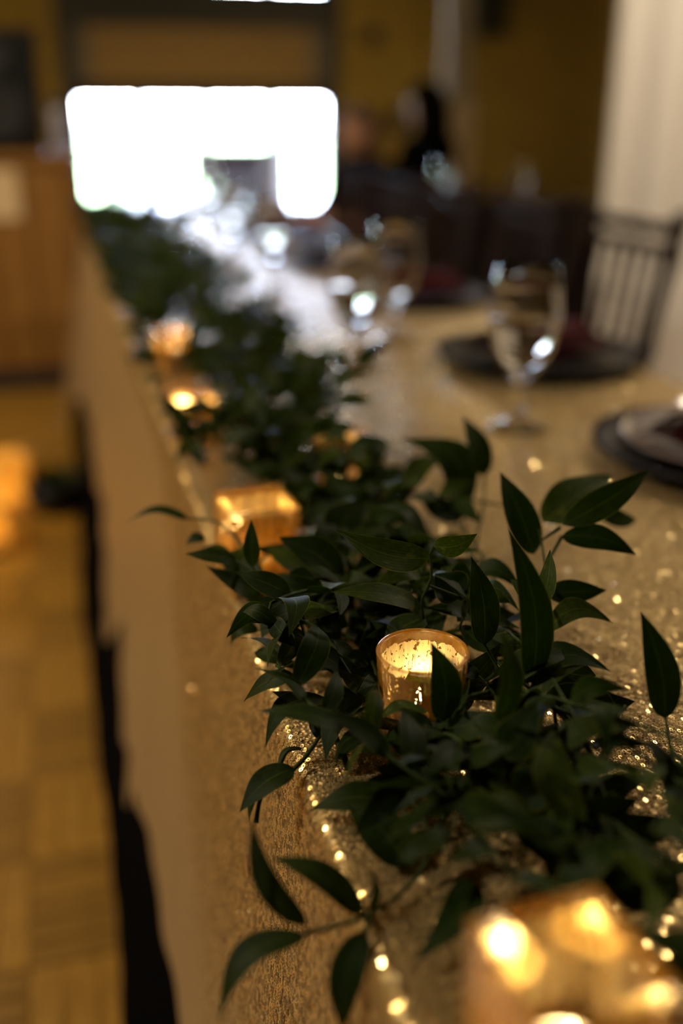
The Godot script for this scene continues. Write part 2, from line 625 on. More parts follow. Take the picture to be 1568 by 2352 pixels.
# Sectional glass door: rails, stiles, one solid brown section, glass elsewhere.
func build_door() -> void:
	var o := Node3D.new()
	o.name = "door_1"
	add_child(o)
	tag(o, "sectional glass door with a brown solid section, bright daylight behind", "", "", "structure")
	o.position = Vector3(0.22, 0, DOOR_Z - 0.06)
	var w := 3.14
	var rails := [[0.0, 0.09], [0.42, 0.48], [0.76, 0.81], [1.30, 1.51], [2.03, 2.46], [2.9, 3.0]]
	var s: SurfaceTool
	for r in rails:
		s = begin()
		add_box(s, Vector3(w / 2, (r[0] + r[1]) / 2, 0), Vector3(w - 0.16, r[1] - r[0], 0.06), 0.004)
		var m: Material = M.door_metal
		if r[0] in [0.42, 0.76]:
			s = begin()
			add_box(s, Vector3(w / 2, (r[0] + r[1]) / 2, 0), Vector3(w - 0.16, 0.016, 0.04), 0.003)
			m = M.stile_metal
		obj("rail", s, m, o)
	for x in [0.09, w - 0.09]:
		s = begin()
		add_box(s, Vector3(x, 1.5, 0), Vector3(0.22, 3.0, 0.1), 0.006)
		obj("jamb", s, M.door_metal, o)
	for k in [1, 2, 3]:
		s = begin()
		add_box(s, Vector3(0.08 + (w - 0.16) * k / 4.0, 1.45, 0), Vector3(0.12, 2.9, 0.05), 0.004)
		obj("mullion", s, M.stile_metal, o)
	s = begin()
	add_box(s, Vector3(w / 2, 1.77, 0.0), Vector3(w - 0.70, 0.57, 0.075), 0.012)
	obj("brown_section", s, M.brown_panel, o)
	for x in [0.28, w - 0.28]:
		s = begin()
		add_box(s, Vector3(x, 1.77, 0.0), Vector3(0.18, 0.55, 0.06), 0.006)
		obj("stile", s, M.stile_metal, o)
	var rows := [[0.08, 0.455], [0.445, 0.79], [0.78, 1.31], [2.45, 2.9]]
	for r in rows:
		for k in 4:
			s = begin()
			var x0 := 0.095 + (w - 0.16) * k / 4.0
			var x1 := x0 + (w - 0.16) / 4.0 - 0.03
			quad(s, Vector3(x0, r[0], -0.008), Vector3(x0, r[1], -0.008), Vector3(x1, r[1], -0.008), Vector3(x1, r[0], -0.008))
			obj("pane", s, M.pane, o, false)


func build_outside() -> void:
	var s := begin()
	add_box(s, Vector3(1.5, -0.12, -14.3), Vector3(14, 0.2, 4.2))
	struct("pavement", s, M.concrete, "pale pavement outside the glass door")
	s = begin()
	add_box(s, Vector3(1.5, -0.14, -36), Vector3(60, 0.2, 39.2))
	struct("ground", s, M.lawn, "pale green lawn beyond the pavement")
	var b := thing("cabinet", "dark brown box with a grey post at its side, outside beyond the bright glass door", "box", Vector3(2.32, -0.02, -13.2))
	s = begin()
	add_box(s, Vector3(-0.03, 0.39, 0), Vector3(1.08, 0.78, 0.4), 0.01)
	obj("body", s, M.weathered_brown, b)
	s = begin()
	add_box(s, Vector3(-0.03, 0.80, 0), Vector3(1.12, 0.04, 0.44), 0.006)
	obj("lid", s, M.weathered_brown, b)
	s = begin()
	add_box(s, Vector3(0.60, 0.44, 0), Vector3(0.16, 0.88, 0.1), 0.006)
	obj("post", s, M.grey_plastic, b)


func build_counter() -> void:
	var z := -4.55
	var o := thing("wooden_counter", "orange-brown wooden counter left of the far end of the table", "counter", Vector3(0, 0, z))
	var s := begin()
	add_box(s, Vector3(-1.03, 0.48, -0.3), Vector3(2.30, 0.94, 0.58), 0.01)
	obj("body", s, M.counter_wood, o)
	s = begin()
	add_box(s, Vector3(-1.03, 0.965, -0.3), Vector3(2.38, 0.045, 0.68), 0.012)
	obj("top", s, M.counter_wood, o)
	for k in 14:
		s = begin()
		add_box(s, Vector3(-2.1 + k * 0.161, 0.5, 0.0), Vector3(0.155, 0.86, 0.03), 0.006)
		obj("plank", s, M.counter_wood, o)
	s = begin()
	add_box(s, Vector3(-1.05, 0.05, 0.006), Vector3(2.26, 0.1, 0.02), 0.004)
	obj("kick_board", s, M.dark_brown, o)
	var p := thing("paper_notice", "pale sheet of paper on the front of the wooden counter", "notice", Vector3(-0.19, 0.83, z + 0.019))
	s = begin()
	for i in 8:
		for j in 8:
			var c := []
			for e in [[0, 0], [0, 1], [1, 1], [1, 0]]:
				var u: float = (i + e[0]) / 8.0 - 0.5
				var v: float = (j + e[1]) / 8.0 - 0.5
				c.append(Vector3(u * 0.14, v * 0.2, 0.002 + 0.012 * pow(absf(u - v), 3.0)))
			quad(s, c[0], c[1], c[2], c[3])
	obj("sheet", s, M.cream_paper, p, false)
	# lower bench to the right of the counter, further back
	var b := thing("low_bench", "low orange-brown wooden bench behind the far end of the garland", "bench", Vector3(0.42, 0, -5.6))
	s = begin()
	add_box(s, Vector3(0, 0.64, 0), Vector3(0.95, 0.07, 0.42), 0.02)
	obj("seat", s, M.counter_wood, b)
	s = begin()
	add_box(s, Vector3(0, 0.46, 0.17), Vector3(0.85, 0.30, 0.03), 0.008)
	obj("apron", s, M.counter_wood, b)
	for x in [-0.42, 0.42]:
		for zz in [-0.16, 0.16]:
			s = begin()
			add_box(s, Vector3(x, 0.305, zz), Vector3(0.06, 0.61, 0.06), 0.006)
			obj("leg", s, M.counter_wood, b)
	var arm := begin()
	add_lathe(arm, [Vector2(0, -0.2), Vector2(0.11, -0.2), Vector2(0.12, -0.18), Vector2(0.12, 0.18), Vector2(0.11, 0.2), Vector2(0, 0.2)], 32)
	var am := obj("rolled_arm", arm, M.counter_wood, b)
	am.position = Vector3(-0.36, 0.79, 0)
	am.rotation.x = PI / 2
	speaker("counter_speaker", "black loudspeaker standing on the wooden counter", Vector3(-0.17, 1.225, z - 0.2), Vector3(0.36, 0.47, 0.28))
	var cn := thing("canister", "small grey canister beside the black loudspeaker on the counter", "canister", Vector3(0.068, 0.988, z - 0.12))
	s = begin()
	add_lathe(s, [Vector2(0, 0), Vector2(0.034, 0), Vector2(0.036, 0.004), Vector2(0.036, 0.17), Vector2(0.03, 0.176), Vector2(0, 0.176)], 32)
	obj("body", s, M.grey_plastic, cn)
	s = begin()
	add_lathe(s, [Vector2(0, 0.176), Vector2(0.03, 0.176), Vector2(0.03, 0.2), Vector2(0.026, 0.206), Vector2(0, 0.206)], 32)
	obj("lid", s, M.door_metal, cn)
	# glowing paper lanterns on the floor
	for e in [[Vector3(-0.205, 0.003, -3.02), 0.10, 0.175, "glowing amber lantern on the floor, the taller one in front of the counter"], [Vector3(-0.262, 0.003, -2.72), 0.095, 0.15, "glowing amber lantern on the floor nearest the left edge of the picture"]]:
		lantern(e[0], e[1], e[2], e[3])
	# low dark bowl planter beside them
	var pl := thing("planter", "low dark bowl with short dark foliage on the floor by the lanterns", "planter", Vector3(-0.075, 0.003, -2.98))
	s = begin()
	add_lathe(s, [Vector2(0, 0), Vector2(0.06, 0), Vector2(0.085, 0.05), Vector2(0.095, 0.10), Vector2(0.088, 0.10), Vector2(0.078, 0.055), Vector2(0.0, 0.04)], 40)
	obj("bowl", s, M.black_iron, pl)
	for k in 16:
		var a := k * 2.4
		var b0 := Vector3(0.03 * cos(a), 0.06, 0.03 * sin(a))
		var t := b0 + Vector3(cos(a) * 0.055, 0.06 + 0.03 * rng.randf(), sin(a) * 0.055)
		put("leaf", leaf_mesh(b0.distance_to(t), 0.024, 0.15, 0.05, 0.3), M["leaf_%d" % (k % 2)], pl).transform = leaf_frame(b0, t, Vector3.UP)


func lantern(at: Vector3, w: float, h: float, label: String) -> void:
	var o := thing("floor_lantern", label, "lantern", at, 0.35)
	var s: SurfaceTool
	for k in 4:
		s = begin()
		add_box(s, Vector3(0, h / 2, w / 2), Vector3(w * 0.96, h, 0.002))
		var p := obj("side", s, M.lantern_paper, o)
		p.rotation.y = k * PI / 2
	s = begin()
	add_box(s, Vector3(0, 0.003, 0), Vector3(w, 0.006, w), 0.001)
	obj("base", s, M.dark_brown, o)
	s = begin()
	add_lathe(s, [Vector2(0, 0.006), Vector2(0.026, 0.006), Vector2(0.026, 0.05), Vector2(0.022, 0.053), Vector2(0, 0.05)], 24)
	obj("candle", s, M.wax, o)
	flame(o, Vector3(0, 0.054, 0), 1.2, 0.02)


# A flame mesh with its light inside, on a short wick.
func flame(parent: Node3D, at: Vector3, size: float, energy: float) -> void:
	var s := begin()
	add_tube(s, [at + Vector3(0, -0.003, 0), at + Vector3(0.0004, 0.003, 0)], [0.0007, 0.0006], 6)
	obj("wick", s, M.wick, parent)
	s = begin()
	var pr := []
	for i in 13:
		var t := i / 12.0
		pr.append(Vector2(0.0042 * size * pow(sin(PI * pow(t, 0.62)), 0.9) * (1.0 - 0.25 * t) if i > 0 and i < 12 else 0.0, t * 0.019 * size))
	add_lathe(s, pr, 20)
	var f := obj("flame", s, M.flame, parent)
	f.position = at + Vector3(0, 0.002, 0)
	var l := OmniLight3D.new()
	l.name = "flame_light"
	l.light_color = Color(1.0, 0.84, 0.58)
	l.light_energy = energy
	l.light_size = 0.004
	l.omni_range = 8.0
	l.omni_attenuation = 2.0
	l.shadow_enabled = true
	l.position = at + Vector3(0, 0.009 * size, 0)
	parent.add_child(l)


# ------------------------------------------------------------------ table linen

# Height of the overlay's hem on the left side, z running away from the camera.
func hem(z: float) -> float:
	var p := [[0.3, 0.28], [-0.77, 0.265], [-0.94, 0.25], [-1.075, 0.25], [-1.225, 0.225], [-1.28, 0.15], [-1.53, 0.152], [-1.78, 0.10], [-1.83, 0.09], [-1.92, 0.17], [-2.04, 0.262], [-2.76, 0.295], [-3.4, 0.26], [-3.75, 0.14], [-4.1, 0.03]]
	for i in p.size() - 1:
		if z <= p[i][0] and z >= p[i + 1][0]:
			var t: float = (p[i][0] - z) / (p[i][0] - p[i + 1][0])
			return lerpf(p[i][1], p[i + 1][1], smoothstep(0.0, 1.0, t))
	return p[0][1]


func fold(z: float, drop: float, amount: float) -> float:
	return amount * drop * (sin(z * 9.3 + 0.6) + 0.6 * sin(z * 21.0 + 2.0) + 0.35 * sin(z * 47.0)) / 1.6


# A point of the overlay: c from 0 (left hem) over 0.3 (left edge) and 0.7 (right edge) to 1 (right hem).
func overlay(c: float, z: float) -> Vector3:
	var r := 0.010
	var ease := clampf((z - (TABLE_END - 0.06)) / 0.5, 0.0, 1.0)
	var flare := 1.0 + 0.5 * (1.0 - ease) * (1.0 - ease)
	if c < 0.27:
		var d := 1.0 - c / 0.27
		var y := lerpf(TOP - r, hem(z), d)
		var drop := (TOP - r - y) / 0.75
		return Vector3(EDGE - 0.004 - 0.104 * drop * flare - fold(z, drop, 0.008), y, z)
	if c < 0.33:
		var a := (c - 0.27) / 0.06 * PI / 2
		return Vector3(EDGE - 0.004 + r - r * cos(a), TOP - r + r * sin(a), z)
	if c < 0.67:
		var x := lerpf(EDGE - 0.004 + r, FAR_EDGE + 0.004 - r, (c - 0.33) / 0.34)
		return Vector3(x, TOP + 0.0007 * sin(x * 31.0 + z * 17.0), z)
	if c < 0.73:
		var a := (c - 0.67) / 0.06 * PI / 2
		return Vector3(FAR_EDGE + 0.004 - r + r * sin(a), TOP - r + r * cos(a), z)
	var d2 := (c - 0.73) / 0.27
	var y2 := lerpf(TOP - r, 0.54, d2)
	var drop2 := (TOP - r - y2) / 0.75
	return Vector3(FAR_EDGE + 0.004 + 0.02 * drop2 + fold(z + 1.0, drop2, 0.014), y2, z)


func overlay_normal(c: float, z: float) -> Vector3:
	var e := 0.0005
	return (overlay(c, z + e) - overlay(c, z - e)).cross(overlay(c + e, z) - overlay(c - e, z)).normalized()


func build_table() -> void:
	# the table itself, under the linen
	var t := thing("banquet_table", "long banquet table under the gold and black cloths", "table", Vector3(0, 0, 0))
	var s := begin()
	add_box(s, Vector3(0.4945, 0.728, -1.86), Vector3(0.755, 0.03, 4.3), 0.004)
	obj("tabletop", s, M.dark_brown, t)
	for x in [0.19, 0.64]:
		for z in [0.1, -1.86, -3.85]:
			s = begin()
			add_tube(s, [Vector3(x, 0.003, z), Vector3(x, 0.714, z)], [0.016, 0.016], 10)
			obj("leg", s, M.black_iron, t)
	# black floor-length cloth
	s = begin()
	var steps := 130
	var z0 := 0.3
	var z1 := TABLE_END
	var prof := []
	for i in 15:
		prof.append(i / 14.0)
	for i in steps:
		for j in 32:
			var q := []
			for e in [[0, 0], [0, 1], [1, 1], [1, 0]]:
				var z: float = lerpf(z0, z1, (i + e[0]) / float(steps))
				var c: float = (j + e[1]) / 32.0
				var p: Vector3
				if c <= 0.4:
					var d := 1.0 - c / 0.4
					p = Vector3(EDGE + 0.004 - 0.118 * pow(d, 1.4) - fold(z + 0.4, d, 0.004), lerpf(0.7465, 0.006, d), z)
					p.x -= 0.021 * pow(d, 3.0) * exp(-pow((z + 2.25) / 0.75, 2.0)) + 0.010 * pow(d, 3.0) * exp(-pow((z + 1.0) / 0.5, 2.0))
				elif c < 0.6:
					p = Vector3(lerpf(EDGE + 0.004, FAR_EDGE - 0.004, (c - 0.4) / 0.2), 0.7465, z)
				else:
					var d := (c - 0.6) / 0.4
					p = Vector3(FAR_EDGE - 0.004 - 0.19 * smoothstep(0.0, 0.4, d) + fold(z, d, 0.007), lerpf(0.7465, 0.006, d), z)
				q.append(p)
			quad(s, q[0], q[1], q[2], q[3])
	for j in 24: # far end
		for k in 10:
			var q := []
			for e in [[0, 0], [0, 1], [1, 1], [1, 0]]:
				var x: float = lerpf(EDGE + 0.004, FAR_EDGE - 0.004, (j + e[0]) / 24.0)
				var d: float = (k + e[1]) / 10.0
				q.append(Vector3(lerpf(x, 0.4945 + (x - 0.4945) * 1.27, d), lerpf(0.7465, 0.006, d), TABLE_END - 0.05 * d + 0.012 * d * sin(x * 40.0)))
			quad(s, q[0], q[1], q[2], q[3])
	var bl := obj("floor_cloth", s, M.black_cloth, null, false)
	tag(bl, "plain black floor-length tablecloth showing below the gold overlay", "tablecloth")
	# gold overlay
	var g := thing("sequin_overlay", "gold sequin overlay cloth covering the table and hanging over its left edge", "tablecloth")
	s = begin()
	steps = 260
	var cs := []
	for i in 28:
		cs.append(0.27 * i / 28.0)
	for i in 7:
		cs.append(0.27 + 0.06 * i / 7.0)
	for i in 20:
		cs.append(0.33 + 0.34 * i / 20.0)
	for i in 5:
		cs.append(0.67 + 0.06 * i / 5.0)
	for i in 13:
		cs.append(0.73 + 0.27 * i / 12.0)
	for i in steps:
		for j in cs.size() - 1:
			var q := []
			for e in [[0, 0], [0, 1], [1, 1], [1, 0]]:
				q.append(overlay(cs[j + e[1]], lerpf(0.3, TABLE_END - 0.006, (i + e[0]) / float(steps))))
			quad(s, q[0], q[1], q[2], q[3])
	# far end and its flared corners
	for j in cs.size() - 1:
		for k in 10:
			var q := []
			for e in [[0, 0], [0, 1], [1, 1], [1, 0]]:
				var c: float = cs[j + e[0]]
				var d: float = (k + e[1]) / 10.0
				var p := overlay(c, TABLE_END - 0.006)
				var low := 0.55 if c > 0.35 else 0.06
				if p.y > low:
					p.y = lerpf(p.y, low, d)
				p.z -= 0.01 + 0.09 * d + 0.012 * d * sin(p.x * 36.0)
				if d == 0.0:
					p = overlay(c, TABLE_END - 0.006)
				q.append(p)
			quad(s, q[0], q[1], q[2], q[3])
	obj("cloth", s, M.gold_cloth, g, false)
	# ring sequins sewn on in rows; only where single ones can be seen
	var spots: Array[Transform3D] = []
	var z := -0.16
	var row := 0
	while z > -1.75:
		var pitch := 0.0031 if z > -0.95 else 0.0042
		var most := minf(FAR_EDGE - 0.004, 0.30 + 0.62 * absf(z))
		# along the left drop, round the edge and over the top
		var reach := lerpf(0.06, 0.85, smoothstep(-1.35, -0.6, z))
		var c := 0.27 - 0.27 * reach
		var last := overlay(c, z)
		while true:
			var step := 0.27 * pitch / (TOP - 0.01 - hem(z)) if c < 0.27 else (0.06 * pitch / 0.0157 if c < 0.33 else 0.34 * pitch / 0.75)
			c += step * (0.5 if row % 2 and c < 0.2 else 1.0)
			var p := overlay(c + step * (0.5 if row % 2 else 0.0), z)
			if p.x > most or c > 0.67:
				break
			if rng.randf() < 0.03 + 0.95 * smoothstep(0.25, 1.0, (0.27 - c) / 0.27 / reach):
				continue
			var n := overlay_normal(c, z)
			var tilt := 0.12 if rng.randf() < 0.94 else 0.34
			n = (n + Vector3(rng.randfn(0, tilt), rng.randfn(0, tilt), rng.randfn(0, tilt))).normalized()
			var a := n.cross(Vector3.FORWARD).normalized()
			var b := Basis(a, n, a.cross(n)).scaled_local(Vector3.ONE * (pitch / 0.0031))
			spots.append(Transform3D(b, p + n * 0.0007 + Vector3(rng.randfn(0, 0.00035), 0.0002 * rng.randf(), rng.randfn(0, 0.00035))))
		z -= pitch * 0.88
		row += 1
	tag(put("sequins", ring_sheet(spots), M.sequin, g), "tiny gold ring sequins", "", "", "stuff")


# All the rings as one mesh: every ring is a flat eight-sided washer, slightly dished.
func ring_sheet(spots: Array[Transform3D]) -> ArrayMesh:
	var n := 8
	var shape := PackedVector3Array()
	for k in n:
		var a := TAU * k / n
		var d := Vector3(cos(a), 0, sin(a))
		shape.append(d * 0.00076)
		shape.append(d * 0.00155 + Vector3(0, 0.00016, 0))
	var faces := PackedInt32Array()
	for k in n:
		var i := 2 * k
		var j := 2 * ((k + 1) % n)
		faces.append_array(PackedInt32Array([i, i + 1, j + 1, i, j + 1, j]))
	var v := PackedVector3Array()
	var nor := PackedVector3Array()
	var idx := PackedInt32Array()
	for t in spots:
		var base := v.size()
		v.append_array(t * shape)
		var up := t.basis.y.normalized()
		for k in 2 * n:
			nor.append(up)
		for f in faces:
			idx.append(base + f)
	var arrays := []
	arrays.resize(Mesh.ARRAY_MAX)
	arrays[Mesh.ARRAY_VERTEX] = v
	arrays[Mesh.ARRAY_NORMAL] = nor
	arrays[Mesh.ARRAY_INDEX] = idx
	var m := ArrayMesh.new()
	m.add_surface_from_arrays(Mesh.PRIMITIVE_TRIANGLES, arrays)
	return m


# ------------------------------------------------------------------ chairs

func build_chairs() -> void:
	var z := [-2.0, -2.5, -3.03, -3.56, -4.1]
	var say := ["dark wooden chair with a spindle back, nearest one on the far side of the table", "dark wooden chair with a spindle back, second from the camera along the table", "dark wooden chair with a spindle back, third from the camera along the table", "dark wooden chair with a spindle back, fourth from the camera along the table", "dark wooden chair with a spindle back at the far corner of the table"]
	var first := make_chair()
	for i in z.size():
		var o: Node3D = first
		if i > 0:
			o = first.duplicate()
			o.name = numbered("dining_chair")
			add_child(o)
		o.position = Vector3(0.965, 0.0, z[i])
		o.rotation.y = [0.03, -0.05, 0.02, -0.03, 0.04][i]
		tag(o, say[i], "chair", "dark chairs along the table")


# Ballroom chair, seat towards -x; back at x = 0.2.
func make_chair() -> Node3D:
	var o := thing("dining_chair", "", "chair")
	var s: SurfaceTool
	var bead := func(st: SurfaceTool, a: Vector3, b: Vector3, r: float, n: int) -> void:
		var pts := []
		var rad := []
		for i in n * 6 + 1:
			var t := i / (n * 6.0)
			pts.append(a.lerp(b, t))
			rad.append(r * (1.0 + (0.35 if i % 6 == 3 else 0.0)))
		add_tube(st, pts, rad, 10)
	for e in [-1, 1]:
		s = begin()
		bead.call(s, Vector3(-0.19, 0.003, e * 0.185), Vector3(-0.185, 0.43, e * 0.185), 0.014, 4)
		obj("leg", s, M.chair_wood, o)
		s = begin()
		var pts := spline([Vector3(0.225, 0.003, e * 0.18), Vector3(0.185, 0.43, e * 0.187), Vector3(0.205, 0.7, e * 0.19), Vector3(0.245, 0.925, e * 0.195)], 40)
		var rad := []
		for i in 40:
			rad.append(0.0145 + (0.004 if i % 8 == 4 else 0.0))
		add_tube(s, pts, rad, 12)
		obj("back_post", s, M.chair_wood, o)
		s = begin()
		add_lathe(s, [Vector2(0, -0.012), Vector2(0.016, -0.008), Vector2(0.018, 0.002), Vector2(0.012, 0.012), Vector2(0, 0.015)], 20)
		obj("finial", s, M.chair_wood, o).position = Vector3(0.246, 0.934, e * 0.195)
		s = begin()
		bead.call(s, Vector3(-0.187, 0.2, e * 0.185), Vector3(0.2, 0.2, e * 0.168), 0.009, 3)
		obj("stretcher", s, M.chair_wood, o)
	for y in [0.17, 0.25]:
		s = begin()
		bead.call(s, Vector3(-0.187, y, -0.185), Vector3(-0.187, y, 0.185), 0.009, 3)
		obj("stretcher", s, M.chair_wood, o)
	s = begin()
	add_box(s, Vector3(0.0, 0.445, 0), Vector3(0.41, 0.035, 0.41), 0.012)
	obj("seat", s, M.chair_wood, o)
	s = begin()
	add_box(s, Vector3(-0.01, 0.478, 0), Vector3(0.38, 0.045, 0.385), 0.02)
	obj("seat_pad", s, M.black_fabric, o)
	var at := func(y: float) -> float: return 0.185 + 0.055 * pow(maxf(0.0, (y - 0.43) / 0.5), 1.4)
	for y in [0.91, 0.87, 0.655, 0.62, 0.545]:
		s = begin()
		bead.call(s, Vector3(at.call(y), y, -0.19), Vector3(at.call(y), y, 0.19), 0.0105 if y < 0.9 else 0.013, 5)
		obj("back_rail", s, M.chair_wood, o)
	for k in 6:
		s = begin()
		var zz := (k - 2.5) * 0.055
		bead.call(s, Vector3(at.call(0.655), 0.655, zz), Vector3(at.call(0.87), 0.87, zz), 0.0065, 3)
		obj("spindle", s, M.chair_wood, o)
	return o


# ------------------------------------------------------------------ place settings

func goblet(at: Vector3, k: float, label: String, group: String, filled: float) -> void:
	var o := thing("water_goblet", label, "glass", at, 0.0, group)
	o.scale = Vector3.ONE
	var s := begin()
	# bowl: outside up, over the rim, inside down
	var outer := [Vector2(0.0, 0.062), Vector2(0.010, 0.063), Vector2(0.020, 0.070), Vector2(0.030, 0.085), Vector2(0.038, 0.105), Vector2(0.0425, 0.128), Vector2(0.043, 0.148), Vector2(0.040, 0.172), Vector2(0.0365, 0.198)]
	var inner := [Vector2(0.0355, 0.1985), Vector2(0.0347, 0.198), Vector2(0.0382, 0.172), Vector2(0.0411, 0.148), Vector2(0.0405, 0.128), Vector2(0.0358, 0.105), Vector2(0.0275, 0.086), Vector2(0.017, 0.075), Vector2(0.008, 0.0715), Vector2(0.0, 0.071)]
	var prof := []
	for p in outer + inner:
		prof.append(p * k)
	add_lathe(s, prof, 40)
	obj("bowl", s, M.clear_glass, o)
	s = begin()
	prof = []
	for p in [Vector2(0.0, 0.0), Vector2(0.037, 0.0), Vector2(0.0375, 0.0025), Vector2(0.030, 0.0055), Vector2(0.014, 0.010), Vector2(0.008, 0.016), Vector2(0.0095, 0.024), Vector2(0.0125, 0.030), Vector2(0.0095, 0.037), Vector2(0.0065, 0.044), Vector2(0.0075, 0.055), Vector2(0.010, 0.0618), Vector2(0.0, 0.0618)]:
		prof.append(p * k)
	add_lathe(s, prof, 36)
	obj("foot", s, M.clear_glass, o)
	if filled > 0.0:
		s = begin()
		prof = [Vector2(0, 0.0712)]
		for p in [Vector2(0.008, 0.0717), Vector2(0.017, 0.0752), Vector2(0.0274, 0.0862), Vector2(0.0357, 0.105), Vector2(0.0404, 0.128), Vector2(0.0410, 0.148)]:
			if p.y < filled:
				prof.append(p)
		prof.append(Vector2(prof[-1].x, filled))
		prof.append(Vector2(0, filled))
		for i in prof.size():
			prof[i] = prof[i] * k
		add_lathe(s, prof, 40)
		obj("water", s, M.water, o)


func setting(at: Vector3, label_charger: String, label_napkin: String, turn: float, plate := true) -> void:
	at.y += 0.0015
	var o := thing("charger_plate", label_charger, "plate", at, 0.0, "dark chargers at the place settings")
	var s := begin()
	add_lathe(s, [Vector2(0, 0.004), Vector2(0.105, 0.004), Vector2(0.112, 0.008), Vector2(0.160, 0.013), Vector2(0.165, 0.0155), Vector2(0.163, 0.018), Vector2(0.158, 0.0165), Vector2(0.112, 0.0115), Vector2(0.104, 0.008), Vector2(0, 0.008)], 72)
	obj("dish", s, M.charger, o)
	s = begin()
	add_lathe(s, [Vector2(0.09, 0.0), Vector2(0.098, 0.0), Vector2(0.098, 0.004), Vector2(0.09, 0.004), Vector2(0.09, 0.0)], 60)
	obj("foot_ring", s, M.charger, o)
	s = begin()
	for k in 60:
		var a := TAU * k / 60
		var c := Vector3(0.1625 * cos(a), 0.0185, 0.1625 * sin(a))
		add_lathe(s, [Vector2(0, -0.003), Vector2(0.0035, -0.0015), Vector2(0.0042, 0.0005), Vector2(0.003, 0.003), Vector2(0, 0.004)], 8, c)
	tag(obj("beaded_rim", s, M.charger, o), "", "", "", "stuff")
	if plate:
		var p := thing("dinner_plate", "pale dinner plate on the dark charger nearest the camera, under a folded napkin", "plate", at + Vector3(0, 0.008, 0), 0.0, "dinner plates")
		s = begin()
		add_lathe(s, [Vector2(0, 0.001), Vector2(0.075, 0.001), Vector2(0.085, 0.006), Vector2(0.130, 0.017), Vector2(0.1325, 0.019), Vector2(0.1315, 0.0205), Vector2(0.084, 0.0105), Vector2(0.074, 0.006), Vector2(0, 0.006)], 72)
		obj("dish", s, M.plate_glaze, p)
	var n := thing("napkin", label_napkin, "napkin", at + Vector3(0.0, 0.0255 if plate else 0.0175, 0), turn, "burgundy napkins")
	for layer in 3:
		s = begin()
		var w := 0.095 - layer * 0.012
		var l := 0.23 - layer * 0.03
		var rows := 14
		for i in rows:
			for j in rows:
				for side in [0.0, 0.007]:
					var q := []
					for e in [[0, 0], [0, 1], [1, 1], [1, 0]]:
						var u: float = (i + e[0]) / float(rows) - 0.5
						var v: float = (j + e[1]) / float(rows) - 0.5
						var y: float = layer * 0.012 + side * (1.0 - pow(absf(2.0 * v), 6.0)) + 0.010 * (1.0 - 4.0 * v * v) + 0.004 * sin(u * 9.0 + layer)
						q.append(Vector3(u * l, y, v * w + 0.008 * sin(u * 5.0)))
					quad(s, q[0], q[1], q[2], q[3])
		obj("fold", s, M.napkin, n, false)


func cutlery(at: Vector3, turn: float, label: String) -> void:
	var o := thing("table_spoon", label, "spoon", at, turn, "steel spoons beside the chargers")
	var s := begin()
	add_tube(s, spline([Vector3(-0.095, 0.003, 0), Vector3(-0.02, 0.005, 0), Vector3(0.035, 0.003, 0)], 12), [0.005, 0.0055, 0.005, 0.0027, 0.004, 0.0035, 0.003, 0.0028, 0.0026, 0.0026, 0.0026, 0.003], 8)
	obj("handle", s, M.steel, o)
	s = begin()
	for i in 10:
		for j in 10:
			for side in [0.0, 0.001]:
				var q := []
				for e in [[0, 0], [0, 1], [1, 1], [1, 0]]:
					var u: float = (i + e[0]) / 10.0
					var v: float = (j + e[1]) / 10.0 * 2.0 - 1.0
					var hw := 0.019 * pow(sin(PI * clampf(u * 0.96 + 0.02, 0.0, 1.0)), 0.6)
					q.append(Vector3(0.033 + u * 0.058, 0.0005 + side + 0.008 * (v * v * sin(PI * u) + (1.0 - sin(PI * u)) * 0.6), v * hw))
				quad(s, q[0], q[1], q[2], q[3])
	obj("bowl", s, M.steel, o, false)


func build_settings() -> void:
	var spots := [Vector3(0.735, TOP, -0.93), Vector3(0.735, TOP, -1.45), Vector3(0.735, TOP, -2.06), Vector3(0.735, TOP, -2.62), Vector3(0.735, TOP, -3.2), Vector3(0.735, TOP, -3.72)]
	var which := ["nearest the camera at the right edge of the picture", "second from the camera, behind the nearest goblet", "third from the camera along the table", "fourth from the camera along the table", "fifth from the camera along the table", "at the far end of the table"]
	for i in spots.size():
		setting(spots[i], "dark charger " + which[i], "folded burgundy napkin on the charger " + which[i], [0.25, 0.35, 0.2, 0.4, 0.1, 0.3][i], i == 0)
		cutlery(spots[i] + Vector3(0.02, 0.0, -0.195), 0.15 + 0.1 * i, "steel spoon beside the charger " + which[i])
	goblet(Vector3(0.545, TOP, -1.115), 1.02, "stemmed water goblet nearest the camera, beside the nearest charger", "water goblets", 0.137)
	goblet(Vector3(0.432, TOP, -1.46), 1.0, "stemmed water goblet second from the camera, standing left of the others", "water goblets", 0.13)
	goblet(Vector3(0.56, TOP, -1.66), 1.02, "empty-looking goblet just behind and right of the second goblet", "water goblets", 0.09)
	goblet(Vector3(0.46, TOP, -2.2), 1.0, "stemmed water goblet beside the third charger", "water goblets", 0.13)
	goblet(Vector3(0.46, TOP, -2.72), 1.0, "stemmed water goblet beside the fourth charger", "water goblets", 0.13)
	goblet(Vector3(0.40, TOP, -3.18), 1.0, "stemmed water goblet beside the fifth charger", "water goblets", 0.13)
	goblet(Vector3(0.50, TOP, -3.42), 1.0, "stemmed water goblet behind the fifth charger's goblet", "water goblets", 0.13)
	goblet(Vector3(0.36, TOP, -3.74), 1.0, "stemmed water goblet at the far end of the table", "water goblets", 0.13)


# ------------------------------------------------------------------ candles

